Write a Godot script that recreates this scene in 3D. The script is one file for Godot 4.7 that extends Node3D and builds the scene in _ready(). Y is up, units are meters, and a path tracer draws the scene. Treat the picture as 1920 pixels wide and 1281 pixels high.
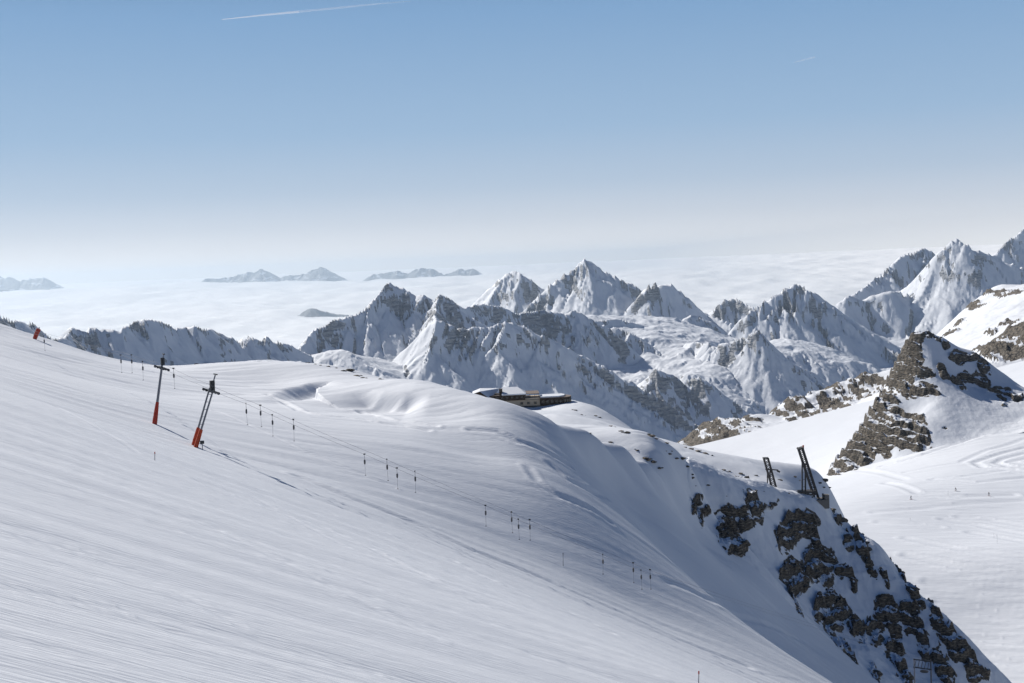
extends Node3D
# A high alpine ski slope in late-winter sun: groomed piste with a drag lift, a wind-shaped hump and a rock step,
# a restaurant behind the brow, a glacier basin, snowy ranges and a sea of cloud. y = 0 is the eye level, -z is the view.

const SLOPE_POINTS: Array[Vector3] = [Vector3(-15.3, -9.9, -31.6), Vector3(-14.2, -10.7, -33.9), Vector3(-9.5, -14.4, -44.3), Vector3(-0.7, -21.3, -63.6), Vector3(12.3, -31.4, -92.3), Vector3(-23.6, -9.6, -49.7), Vector3(-29.3, -11, -71.6), Vector3(-17, -15.7, -69.8), Vector3(-7.3, -20.4, -74.7), Vector3(3.4, -26.4, -84), Vector3(-53.7, -11.4, -132.8), Vector3(-44.8, -15.5, -135.5), Vector3(-50, -20.2, -176), Vector3(-42.1, -22.1, -166), Vector3(-20.4, -30.3, -167), Vector3(-4.8, -38.1, -170), Vector3(18.3, -50.9, -181), Vector3(44.7, -68, -212), Vector3(-143.2, -2.4, -310), Vector3(-124.2, -9.9, -310), Vector3(-110.8, -14, -308), Vector3(-95.6, -18.2, -300), Vector3(-81.8, -20.7, -295), Vector3(-75.1, -21.1, -308), Vector3(-66.4, -21, -310), Vector3(-51.8, -21.7, -308), Vector3(-40.2, -22.7, -298), Vector3(-33.9, -24, -286), Vector3(-26.6, -24, -276), Vector3(-18.2, -23.7, -266), Vector3(-14.1, -24, -258), Vector3(-10.2, -24.5, -250), Vector3(-4.8, -25.8, -242), Vector3(0.1, -28.2, -238), Vector3(3.4, -29.7, -240), Vector3(5.4, -30.8, -241), Vector3(8.6, -32.2, -246), Vector3(16.7, -37.6, -258), Vector3(23.7, -42.2, -268), Vector3(29.6, -47.2, -279), Vector3(35.5, -50.8, -289), Vector3(42.7, -54.7, -301), Vector3(52.7, -59.9, -318), Vector3(67.8, -63.8, -336), Vector3(82.6, -69, -345), Vector3(-45.9, -22.5, -212), Vector3(-35, -24.8, -205), Vector3(-22.9, -27.6, -203), Vector3(-13.1, -29.9, -210), Vector3(-6.2, -31.7, -214), Vector3(2.7, -34.5, -212), Vector3(6.7, -37.9, -205), Vector3(6.8, -34.3, -228), Vector3(1.2, -30.9, -226), Vector3(-55.2, -23.9, -284), Vector3(-38.9, -24.1, -270), Vector3(-27.4, -25.7, -246), Vector3(-18.5, -26.7, -238), Vector3(-11.5, -27, -238), Vector3(-2.6, -29.1, -228), Vector3(-65.5, -21.4, -235), Vector3(-75.6, -16.8, -222), Vector3(12.8, -37.5, -250), Vector3(12.8, -39.8, -227), Vector3(16.6, -43.8, -222), Vector3(20.8, -47.6, -219), Vector3(24.3, -46.5, -263), Vector3(32.6, -54.2, -269), Vector3(38.3, -61.2, -279), Vector3(31.2, -58, -229), Vector3(51.3, -67.5, -300), Vector3(49.3, -71.6, -276), Vector3(39.4, -65.3, -222), Vector3(54.1, -77.9, -272), Vector3(50, -70.7, -205), Vector3(14, -37.3, -253), Vector3(16.7, -39.3, -256), Vector3(23.6, -44.2, -266), Vector3(29.5, -49.2, -277), Vector3(35.4, -53.3, -287), Vector3(42.6, -57.7, -299), Vector3(48.5, -68.7, -306), Vector3(57.1, -75.3, -305), Vector3(64.9, -82.5, -306), Vector3(74.3, -92.6, -303), Vector3(83.6, -98.6, -300), Vector3(89.9, -104, -296), Vector3(96, -108, -292), Vector3(73.9, -74.2, -333), Vector3(85.5, -86.9, -325), Vector3(96.3, -98.7, -316), Vector3(87.1, -74.6, -346), Vector3(96.4, -79.9, -343), Vector3(103, -90, -337), Vector3(109.4, -98.8, -331), Vector3(114.5, -106, -326), Vector3(120.4, -112.2, -320), Vector3(125.6, -116.4, -316), Vector3(130.9, -125.4, -310), Vector3(4.6, -42.5, -330), Vector3(18.5, -43.8, -330), Vector3(34.1, -53.4, -350), Vector3(50.7, -62.1, -365), Vector3(68.8, -68.2, -380), Vector3(82.6, -71.2, -385), Vector3(11.3, -50.4, -420), Vector3(22.4, -56.3, -485), Vector3(32.3, -60, -470), Vector3(43.1, -64.1, -460), Vector3(51.5, -66, -450), Vector3(55.9, -66.8, -440), Vector3(60.7, -67.7, -435), Vector3(69, -69.3, -430), Vector3(81.6, -71.5, -430), Vector3(94.2, -73.9, -430), Vector3(102.1, -75.4, -425), Vector3(-5, -54.5, -470), Vector3(71, -66.4, -352), Vector3(81.7, -69.4, -352), Vector3(63.3, -64.8, -350), Vector3(53.7, -61.4, -345), Vector3(86.2, -71.1, -350), Vector3(-19.3, -25.8, -282), Vector3(-15, -26.3, -274), Vector3(-10.9, -27, -266), Vector3(-5.2, -28.4, -258), Vector3(0.1, -30.2, -254), Vector3(5.8, -32.9, -257), Vector3(9.1, -35.1, -262), Vector3(17.7, -40.6, -274), Vector3(25.1, -45.4, -284), Vector3(-8.3, -34.5, -300), Vector3(-18.8, -32.4, -310), Vector3(-0.8, -37.4, -300), Vector3(11.5, -40.7, -296), Vector3(-170, -70, -420), Vector3(-120, -62, -420), Vector3(-80, -68, -420), Vector3(-40, -72, -400), Vector3(-20, -66, -400), Vector3(-260, -160, -620), Vector3(-100, -170, -620), Vector3(-20, -120, -600), Vector3(25, -57.5, -520), Vector3(-15, -56.5, -520), Vector3(32, -57.3, -497), Vector3(8, -57.2, -495), Vector3(60, -110, -560), Vector3(100, -140, -540), Vector3(130, -165, -500), Vector3(150, -180, -450), Vector3(130, -155, -400), Vector3(128, -150, -360), Vector3(124, -148, -330), Vector3(130, -150, -300), Vector3(-15, -56, -495), Vector3(10, -80, -570)]
const BASIN_POINTS: Array[Vector3] = [Vector3(180.8, -131.5, -735), Vector3(197.5, -125.8, -732), Vector3(211, -121.4, -728), Vector3(234.4, -113.8, -722), Vector3(259.5, -108.1, -722), Vector3(282.6, -103.7, -735), Vector3(301.1, -100, -750), Vector3(335.2, -93.3, -770), Vector3(175.2, -118, -640), Vector3(181.4, -112.9, -590), Vector3(204.6, -112.2, -585), Vector3(227.3, -112.3, -580), Vector3(165.7, -116.5, -540), Vector3(185.7, -118, -532), Vector3(211.1, -118.2, -528), Vector3(156.4, -120.9, -478), Vector3(183.7, -120.2, -470), Vector3(158.5, -130.4, -445), Vector3(181, -130, -440), Vector3(153.7, -138.7, -395), Vector3(176.7, -138, -390), Vector3(268.7, -112.1, -590), Vector3(246.9, -109.8, -665), Vector3(281.3, -107.7, -680), Vector3(178.6, -141.7, -800), Vector3(163.1, -148.2, -860), Vector3(144.1, -152, -900), Vector3(392.7, -86.8, -860), Vector3(95, -148, -330), Vector3(85, -138, -400), Vector3(85, -120, -500), Vector3(60, -148, -330)]
const KNOLL_POINTS: Array[Vector3] = [Vector3(181.3, -132.5, -736.9), Vector3(192.9, -119.1, -746.6), Vector3(204, -109.7, -756.4), Vector3(216.6, -99.2, -766.2), Vector3(220.4, -92.8, -771), Vector3(234.9, -84.9, -780.8), Vector3(238.6, -75.6, -785.7), Vector3(245, -66.9, -790.6), Vector3(248.4, -57.7, -795.4), Vector3(254.6, -53.8, -799.1), Vector3(263.8, -54.3, -801.5), Vector3(270.9, -57.4, -802.8), Vector3(278.7, -63.6, -805.2), Vector3(290.4, -67.8, -805.2), Vector3(297.4, -73.2, -805.2), Vector3(306.8, -83.6, -802.8), Vector3(313.5, -88.4, -800.3), Vector3(319.3, -97.3, -799.1), Vector3(331.8, -102.2, -793), Vector3(175.4, -132.9, -713.7), Vector3(193.5, -128.2, -717.4), Vector3(207.8, -124.5, -717.4), Vector3(229.6, -115.4, -707.6), Vector3(240.2, -112.3, -707.6), Vector3(255.1, -110.2, -710), Vector3(276.7, -104.6, -719.8), Vector3(293.8, -101.6, -732), Vector3(317.6, -96.2, -744.2), Vector3(203, -118.3, -734.4), Vector3(231.7, -99.6, -750.3), Vector3(251.6, -76.8, -771), Vector3(248.7, -93.3, -744.2), Vector3(278.3, -84.7, -773.5), Vector3(215.7, -103.9, -739.3), Vector3(242.6, -82.7, -768.6), Vector3(227.2, -110.7, -717.4), Vector3(219.6, -111, -722.2), Vector3(236.6, -103.2, -727.1), Vector3(174.3, -178.5, -782.9), Vector3(197, -155.7, -802.4), Vector3(213.4, -138.8, -817), Vector3(231.6, -121.6, -831.7), Vector3(241.4, -103.7, -841.4), Vector3(256.8, -100.3, -847.5), Vector3(271.7, -109.6, -851.2), Vector3(290.4, -119.2, -851.2), Vector3(306.5, -134.4, -846.3), Vector3(324.8, -148.2, -839)]
const SHOULDER_POINTS: Array[Vector3] = [Vector3(125, -144, -900), Vector3(172, -155, -950), Vector3(226, -154, -1010), Vector3(291, -145, -1090), Vector3(346, -135, -1150), Vector3(121, -162, -1020), Vector3(168, -193, -1320), Vector3(214, -183, -1360), Vector3(256, -178, -1400), Vector3(314, -170, -1450), Vector3(358, -164, -1480), Vector3(401, -156, -1500), Vector3(426, -149, -1500), Vector3(458, -142, -1500), Vector3(172, -191, -1230), Vector3(193, -187, -1200), Vector3(224, -180, -1180), Vector3(276, -172, -1230), Vector3(325, -172, -1300), Vector3(369, -158, -1340), Vector3(250, -186, -1370), Vector3(307, -181, -1420), Vector3(349, -175, -1445), Vector3(389, -169, -1455), Vector3(418, -160, -1470), Vector3(408, -119, -1250), Vector3(577, -122, -1700), Vector3(634, -109, -1800), Vector3(729, -80, -1950), Vector3(764, -67, -2000), Vector3(806, -77, -2000), Vector3(865, -95, -2000), Vector3(510, -119, -1450), Vector3(597, -102, -1600), Vector3(628, -88, -1560), Vector3(681, -71, -1560), Vector3(404, -111, -1150), Vector3(426, -91, -1130), Vector3(455, -78, -1130), Vector3(488, -65, -1130), Vector3(385, -110, -1070), Vector3(412, -105, -1070), Vector3(431, -105, -1060), Vector3(458, -96, -1050), Vector3(377, -113, -980), Vector3(402, -112, -960), Vector3(343, -126, -1000), Vector3(200, -420, -1900), Vector3(330, -400, -1900), Vector3(430, -380, -1950), Vector3(560, -300, -2350), Vector3(850, -300, -2450), Vector3(600, -330, -2500), Vector3(150, -420, -1500), Vector3(170, -330, -1100)]
const BOWL_POINTS: Array[Vector3] = [Vector3(376, -317, -4500), Vector3(423, -392, -4250), Vector3(548, -498, -3900), Vector3(590, -531, -3760), Vector3(578, -303, -4600), Vector3(699, -290, -4900), Vector3(647, -269, -5300), Vector3(640, -384, -4150), Vector3(772, -388, -4350), Vector3(672, -476, -3950), Vector3(702, -523, -3850), Vector3(782, -551, -3850), Vector3(907, -563, -3900), Vector3(-484, -240, -3600), Vector3(-391, -274, -3560), Vector3(-326, -307, -3480), Vector3(-263, -365, -3380), Vector3(-552, -247, -3650), Vector3(-143, -438, -3150), Vector3(38, -496, -3050), Vector3(305, -524, -3150), Vector3(973, -574, -3900), Vector3(1393, -480, -4900), Vector3(1199, -372, -5300), Vector3(338, -234, -5000), Vector3(45, -221, -5000), Vector3(-623, -260, -3700), Vector3(-635, -351, -3400), Vector3(-767, -446, -4300), Vector3(-526, -350, -4800), Vector3(-901, -552, -5300), Vector3(-243, -393, -5200), Vector3(1169, -698, -3800), Vector3(1321, -723, -4600), Vector3(1668, -671, -5400), Vector3(849, -582, -3200), Vector3(879, -455, -5400)]
const HIGH_POINTS: Array[Vector3] = [Vector3(-201, -363, -6000), Vector3(100, -388, -6000), Vector3(370, -379, -6300), Vector3(555, -363, -6600), Vector3(730, -377, -6000), Vector3(897, -420, -6300), Vector3(1067, -465, -5800), Vector3(1126, -481, -5500), Vector3(1306, -553, -5300), Vector3(1615, -582, -5600), Vector3(2016, -468, -6500), Vector3(2152, -482, -6500), Vector3(2426, -425, -6500), Vector3(2726, -438, -6500), Vector3(2207, -333, -7300), Vector3(3355, -314, -8500), Vector3(3000, -299, -8500), Vector3(2015, -395, -7500), Vector3(1501, -438, -7300), Vector3(1194, -456, -7300), Vector3(809, -378, -8000), Vector3(140, -350, -8000), Vector3(-336, -498, -8000), Vector3(521, -399, -5200), Vector3(1280, -616, -4800), Vector3(2072, -546, -5000), Vector3(-514, -946, -9900), Vector3(991, -759, -9900), Vector3(2150, -643, -9500), Vector3(3074, -580, -9900), Vector3(4366, -520, -10200), Vector3(-315, -539, -5200)]
const LEFT_POINTS: Array[Vector3] = [Vector3(-1006, -175, -2300), Vector3(-870, -210, -2400), Vector3(-724, -226, -2600), Vector3(-623, -223, -2900), Vector3(-556, -246, -3300), Vector3(-474, -264, -3300), Vector3(-1694, -289, -4200), Vector3(-1168, -347, -4200), Vector3(-640, -369, -4200)]
# crests: [far-side slope, near-side slope, reach, rib height, rib spacing, points ...]
const BOWL_CRESTS := [[1, 1.05, 800, 26, 55, Vector3(-620, -217, -3700), Vector3(-601, -197, -3750), Vector3(-595, -177, -3780), Vector3(-570, -163, -3800), Vector3(-533, -146, -3850), Vector3(-483, -138, -3880), Vector3(-452, -119, -3900), Vector3(-432, -100, -3920), Vector3(-411, -78, -3950), Vector3(-391, -61, -3970), Vector3(-371, -43, -4000), Vector3(-349, -57, -4000), Vector3(-332, -61, -4000), Vector3(-315, -75, -3990), Vector3(-294, -92, -3980), Vector3(-272, -83, -3960), Vector3(-242, -102, -3950), Vector3(-219, -84, -3930), Vector3(-204, -87, -3950), Vector3(-174, -113, -4000), Vector3(-148, -132, -4050), Vector3(-122, -130, -4150), Vector3(-89, -129, -4250), Vector3(-43, -138, -4300), Vector3(-1, -160, -4350), Vector3(47, -167, -4400), Vector3(98, -166, -4450), Vector3(140, -168, -4450), Vector3(184, -184, -4450), Vector3(222, -167, -4450), Vector3(277, -194, -4450), Vector3(325, -224, -4450), Vector3(372, -262, -4430)],
	[0.7, 0.85, 700, 3, 34, Vector3(-371, -43, -4000), Vector3(-387, -107, -3935), Vector3(-400, -169, -3872), Vector3(-416, -222, -3820)],
	[0.7, 0.85, 700, 3, 34, Vector3(-322, -70, -3990), Vector3(-332, -141, -3916), Vector3(-352, -180, -3882)],
	[0.7, 0.85, 700, 3, 34, Vector3(-272, -83, -3960), Vector3(-299, -134, -3909), Vector3(-346, -195, -3861), Vector3(-372, -240, -3818), Vector3(-387, -265, -3795)],
	[0.7, 0.85, 700, 3, 34, Vector3(-219, -84, -3930), Vector3(-236, -143, -3866), Vector3(-270, -204, -3809), Vector3(-301, -255, -3761), Vector3(-328, -298, -3722)],
	[0.7, 0.85, 700, 3, 34, Vector3(-483, -138, -3880), Vector3(-488, -180, -3834), Vector3(-508, -232, -3780)],
	[0.7, 0.85, 700, 3, 34, Vector3(-437, -104, -3915), Vector3(-437, -151, -3863), Vector3(-451, -211, -3798)],
	[0.7, 0.85, 700, 3, 34, Vector3(-570, -163, -3800), Vector3(-548, -205, -3760), Vector3(-538, -228, -3737)],
	[1, 1.35, 1200, 6, 45, Vector3(-227, -121, -3900), Vector3(-221, -152, -3680), Vector3(-172, -170, -3685), Vector3(-142, -176, -3685), Vector3(-91, -178, -3690), Vector3(-60, -175, -3690), Vector3(-18, -164, -3690), Vector3(28, -179, -3700), Vector3(63, -198, -3675), Vector3(88, -208, -3670), Vector3(134, -233, -3670), Vector3(164, -250, -3670), Vector3(198, -266, -3670), Vector3(238, -293, -3655), Vector3(312, -337, -3640), Vector3(384, -377, -3615), Vector3(454, -428, -3580), Vector3(512, -476, -3545), Vector3(564, -518, -3510), Vector3(631, -576, -3480)],
	[0.7, 0.8, 900, 2, 34, Vector3(-221, -152, -3680), Vector3(-233, -223, -3596), Vector3(-257, -298, -3510), Vector3(-274, -357, -3442)],
	[0.7, 0.8, 900, 2, 34, Vector3(-183, -166, -3684), Vector3(-204, -226, -3616), Vector3(-241, -314, -3518), Vector3(-259, -373, -3450)],
	[0.7, 0.8, 900, 2, 34, Vector3(-149, -174, -3685), Vector3(-175, -235, -3617), Vector3(-212, -316, -3527), Vector3(-240, -388, -3446)],
	[0.7, 0.8, 900, 2, 34, Vector3(-122, -177, -3687), Vector3(-150, -243, -3613), Vector3(-185, -325, -3523), Vector3(-218, -396, -3444)],
	[0.7, 0.8, 900, 2, 34, Vector3(-91, -178, -3690), Vector3(-119, -245, -3616), Vector3(-156, -319, -3534), Vector3(-194, -394, -3454)],
	[0.7, 0.8, 900, 2, 34, Vector3(-60, -175, -3690), Vector3(-92, -239, -3621), Vector3(-129, -314, -3540), Vector3(-168, -392, -3454)],
	[0.7, 0.8, 900, 2, 34, Vector3(-16, -164, -3690), Vector3(-49, -232, -3616), Vector3(-90, -311, -3531), Vector3(-135, -392, -3446)],
	[0.7, 0.8, 900, 2, 34, Vector3(28, -179, -3700), Vector3(-4, -236, -3640), Vector3(-49, -311, -3562), Vector3(-88, -378, -3494), Vector3(-118, -435, -3432)],
	[0.7, 0.8, 900, 2, 34, Vector3(90, -208, -3670), Vector3(65, -267, -3604), Vector3(32, -334, -3530), Vector3(-1, -400, -3460)],
	[0.7, 0.8, 900, 2, 34, Vector3(130, -233, -3670), Vector3(111, -298, -3594), Vector3(79, -372, -3512), Vector3(48, -442, -3434)],
	[0.7, 0.8, 900, 2, 34, Vector3(165, -250, -3670), Vector3(144, -315, -3595), Vector3(111, -388, -3514), Vector3(85, -446, -3450)],
	[0.7, 0.8, 900, 2, 34, Vector3(198, -266, -3670), Vector3(186, -325, -3602), Vector3(159, -392, -3527), Vector3(136, -449, -3462)],
	[0.9, 1.15, 900, 8, 50, Vector3(667, -308, -4310), Vector3(694, -299, -4303), Vector3(742, -291, -4287), Vector3(782, -277, -4268), Vector3(804, -265, -4259), Vector3(826, -253, -4250), Vector3(858, -303, -4204), Vector3(888, -339, -4186), Vector3(933, -379, -4160), Vector3(990, -445, -4141), Vector3(1035, -504, -4140)],
	[0.7, 0.85, 1200, 3, 34, Vector3(863, -307, -4250), Vector3(841, -360, -4194), Vector3(802, -424, -4136), Vector3(763, -486, -4079), Vector3(737, -539, -4026)],
	[0.7, 0.85, 800, 3, 34, Vector3(806, -266, -4270), Vector3(790, -299, -4237), Vector3(788, -327, -4206)],
	[0.6, 1.1, 700, 10, 40, Vector3(365, -242, -4560), Vector3(392, -247, -4550), Vector3(419, -258, -4530), Vector3(470, -292, -4490), Vector3(518, -337, -4430), Vector3(551, -366, -4380)],
	[0.7, 1, 700, 4, 40, Vector3(442, -345, -3960), Vector3(469, -357, -3960), Vector3(508, -372, -3965), Vector3(536, -401, -3970)],
	[0.7, 1, 700, 16, 26, Vector3(547, -383, -3960), Vector3(576, -374, -3950), Vector3(607, -391, -3940), Vector3(627, -416, -3920)],
	[0.8, 0.5, 700, 14, 30, Vector3(682, -305, -4400), Vector3(638, -299, -4480), Vector3(615, -310, -4520)],
	[0.9, 1, 800, 10, 50, Vector3(695, -273, -5250), Vector3(745, -240, -5250), Vector3(795, -255, -5250), Vector3(847, -292, -5240), Vector3(899, -333, -5230), Vector3(940, -367, -5220)],
	[0.7, 0.9, 800, 6, 50, Vector3(795, -255, -5250), Vector3(798, -288, -5208), Vector3(783, -329, -5158)],
	[0.7, 0.9, 700, 5, 40, Vector3(470, -292, -4490), Vector3(456, -327, -4452), Vector3(440, -369, -4404)],
	[0.7, 0.9, 700, 5, 40, Vector3(419, -258, -4530), Vector3(393, -307, -4478), Vector3(369, -350, -4432)],
	[0.7, 0.9, 800, 5, 40, Vector3(926, -366, -4260), Vector3(910, -418, -4208), Vector3(881, -481, -4150)],
	[0.8, 0.8, 700, 10, 50, Vector3(268, -217, -4680), Vector3(341, -223, -4750), Vector3(415, -222, -4800), Vector3(490, -248, -4850), Vector3(546, -265, -4900), Vector3(637, -261, -5050), Vector3(701, -272, -5240)],
	[0.7, 0.8, 700, 5, 40, Vector3(415, -222, -4800), Vector3(397, -250, -4764), Vector3(372, -286, -4716)],
	[0.7, 0.8, 700, 5, 40, Vector3(546, -265, -4900), Vector3(534, -293, -4857), Vector3(514, -324, -4812)],
	[0.7, 0.8, 700, 5, 40, Vector3(637, -261, -5050), Vector3(634, -292, -5000), Vector3(617, -330, -4942)]]
const HIGH_CRESTS := [[1, 1, 900, 19, 90, Vector3(-291, -298, -7080), Vector3(-231, -257, -7104), Vector3(-179, -215, -7124), Vector3(-117, -168, -7148), Vector3(-44, -67, -7176), Vector3(-14, -47, -7188), Vector3(17, -36, -7200), Vector3(61, -47, -7153), Vector3(133, -94, -7124), Vector3(176, -141, -7127), Vector3(220, -179, -7130)],
	[0.7, 0.9, 700, 4, 80, Vector3(17, -36, -7200), Vector3(32, -105, -7114), Vector3(85, -165, -7058), Vector3(128, -197, -7057)],
	[0.7, 0.9, 700, 4, 80, Vector3(-45, -67, -7200), Vector3(-77, -145, -7113), Vector3(-115, -230, -7020)],
	[1, 1, 1000, 22, 100, Vector3(79, -232, -6850), Vector3(133, -192, -6874), Vector3(215, -124, -6910), Vector3(297, -70, -6946), Vector3(376, -30, -6981), Vector3(397, -8, -6991), Vector3(419, 12, -7000), Vector3(454, -19, -6969), Vector3(511, -56, -6972), Vector3(595, -103, -6951), Vector3(652, -129, -6953), Vector3(709, -169, -6956), Vector3(748, -196, -6920)],
	[0.7, 0.9, 800, 4, 100, Vector3(419, 12, -7000), Vector3(435, -47, -6920), Vector3(473, -97, -6862), Vector3(557, -123, -6858)],
	[0.7, 0.9, 800, 4, 80, Vector3(377, -30, -7000), Vector3(307, -128, -6906), Vector3(223, -223, -6830)],
	[0.7, 0.9, 800, 4, 80, Vector3(671, -132, -7150), Vector3(693, -220, -7048), Vector3(712, -306, -6948)],
	[1, 1, 1000, 15, 100, Vector3(687, -278, -6640), Vector3(707, -210, -6652), Vector3(727, -155, -6664), Vector3(783, -130, -6700), Vector3(839, -147, -6704), Vector3(918, -206, -6685), Vector3(989, -278, -6673), Vector3(1040, -309, -6681), Vector3(1135, -351, -6589), Vector3(1203, -397, -6520)],
	[0.7, 0.9, 800, 4, 100, Vector3(754, -143, -6700), Vector3(725, -210, -6639), Vector3(700, -295, -6558)],
	[1, 1, 700, 28, 60, Vector3(1187, -332, -7520), Vector3(1233, -294, -7546), Vector3(1276, -268, -7570), Vector3(1329, -262, -7600), Vector3(1368, -284, -7551), Vector3(1422, -319, -7480)],
	[1, 1.05, 900, 15, 90, Vector3(1125, -288, -6080), Vector3(1211, -230, -6119), Vector3(1268, -199, -6145), Vector3(1326, -171, -6170), Vector3(1393, -149, -6200), Vector3(1426, -175, -6157), Vector3(1496, -229, -6132), Vector3(1583, -303, -6081), Vector3(1669, -398, -6031), Vector3(1754, -462, -5980), Vector3(1822, -513, -5880)],
	[0.7, 0.9, 900, 4, 60, Vector3(1449, -185, -6200), Vector3(1453, -289, -6066), Vector3(1480, -374, -5962), Vector3(1477, -454, -5858)],
	[0.7, 0.9, 900, 4, 60, Vector3(1612, -296, -6290), Vector3(1613, -402, -6154), Vector3(1616, -497, -6032), Vector3(1615, -555, -5959)],
	[0.7, 0.9, 900, 4, 60, Vector3(1332, -172, -6200), Vector3(1288, -245, -6101), Vector3(1215, -315, -6027), Vector3(1164, -339, -6026)],
	[1, 0.85, 1000, 28, 70, Vector3(1994, -317, -7650), Vector3(2091, -265, -7734), Vector3(2208, -207, -7833), Vector3(2354, -125, -7954), Vector3(2508, -44, -8079), Vector3(2590, -20, -8145), Vector3(2660, -8, -8200), Vector3(2701, -28, -8172), Vector3(2747, -88, -8140)],
	[0.7, 0.9, 900, 4, 60, Vector3(2660, -8, -8200), Vector3(2628, -93, -8057), Vector3(2536, -172, -7954), Vector3(2443, -185, -7954)],
	[1, 1, 1200, 8, 100, Vector3(2328, -89, -6960), Vector3(2352, -55, -6968), Vector3(2379, -18, -6977), Vector3(2447, 38, -7000), Vector3(2484, 6, -6941), Vector3(2538, -25, -6932), Vector3(2633, -75, -6934), Vector3(2758, -138, -6887), Vector3(2855, -219, -6798), Vector3(2938, -278, -6730)],
	[0.7, 0.9, 900, 4, 60, Vector3(2381, -26, -7000), Vector3(2312, -125, -6914), Vector3(2262, -181, -6880), Vector3(2201, -268, -6804), Vector3(2138, -362, -6721)],
	[0.9, 1.1, 500, 10, 60, Vector3(1686, -312, -6800), Vector3(1764, -267, -6800), Vector3(1810, -238, -6800), Vector3(1844, -256, -6800), Vector3(1878, -255, -6800), Vector3(1944, -243, -6800), Vector3(2030, -233, -6800), Vector3(2159, -248, -6850), Vector3(2226, -286, -6900)],
	[1, 0.85, 1000, 30, 90, Vector3(3348, -159, -9050), Vector3(3491, -77, -9151), Vector3(3571, -22, -9208), Vector3(3652, 33, -9264), Vector3(3804, 114, -9369), Vector3(3998, 209, -9500), Vector3(4157, 242, -9500)],
	[0.75, 0.9, 900, 8, 70, Vector3(419, 12, -7000), Vector3(394, -88, -6892), Vector3(366, -199, -6772), Vector3(344, -306, -6654)],
	[0.75, 0.9, 900, 8, 70, Vector3(17, -36, -7200), Vector3(-2, -133, -7094), Vector3(-28, -246, -6971)],
	[0.75, 0.9, 900, 8, 70, Vector3(1393, -149, -6200), Vector3(1353, -260, -6083), Vector3(1292, -390, -5952)],
	[0.75, 0.9, 900, 8, 70, Vector3(546, -73, -7060), Vector3(539, -182, -6939), Vector3(519, -292, -6818)],
	[0.75, 0.9, 900, 8, 70, Vector3(890, -179, -6780), Vector3(867, -273, -6677), Vector3(839, -339, -6610)],
	[0.8, 0.95, 700, 10, 60, Vector3(1251, -557, -5600), Vector3(1291, -531, -5600), Vector3(1334, -514, -5600), Vector3(1369, -532, -5600), Vector3(1404, -550, -5600), Vector3(1462, -585, -5600)],
	[0.8, 0.9, 700, 10, 60, Vector3(1743, -468, -6500), Vector3(1812, -438, -6500), Vector3(1874, -472, -6480), Vector3(1972, -529, -6450)]]
const LEFT_CRESTS := [[1, 0.95, 600, 9, 70, Vector3(-1082, -22, -2500), Vector3(-1040, -59, -2600), Vector3(-1028, -75, -2650), Vector3(-1026, -87, -2700), Vector3(-1028, -81, -2720), Vector3(-1015, -104, -2760), Vector3(-1007, -118, -2800), Vector3(-1001, -125, -2850), Vector3(-1024, -114, -2950), Vector3(-1037, -104, -3000), Vector3(-1015, -113, -3000), Vector3(-997, -122, -3000), Vector3(-1008, -107, -3050), Vector3(-1003, -106, -3050), Vector3(-968, -115, -3050), Vector3(-930, -120, -3050), Vector3(-931, -106, -3100), Vector3(-922, -99, -3150), Vector3(-906, -96, -3150), Vector3(-881, -107, -3200), Vector3(-855, -127, -3250), Vector3(-847, -129, -3300), Vector3(-823, -123, -3300), Vector3(-797, -137, -3350), Vector3(-791, -144, -3400), Vector3(-753, -163, -3400), Vector3(-736, -174, -3450), Vector3(-714, -165, -3450), Vector3(-688, -183, -3500), Vector3(-673, -171, -3500), Vector3(-652, -185, -3500), Vector3(-617, -201, -3550), Vector3(-582, -227, -3600), Vector3(-523, -261, -3650)],
	[0.7, 0.9, 600, 4, 50, Vector3(-931, -106, -3100), Vector3(-929, -134, -3068), Vector3(-926, -180, -3018), Vector3(-923, -205, -2990)],
	[0.7, 0.9, 600, 4, 50, Vector3(-823, -123, -3300), Vector3(-789, -178, -3250), Vector3(-760, -229, -3200)],
	[0.7, 0.9, 600, 4, 50, Vector3(-714, -165, -3450), Vector3(-721, -205, -3403), Vector3(-720, -244, -3356)]]
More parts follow.
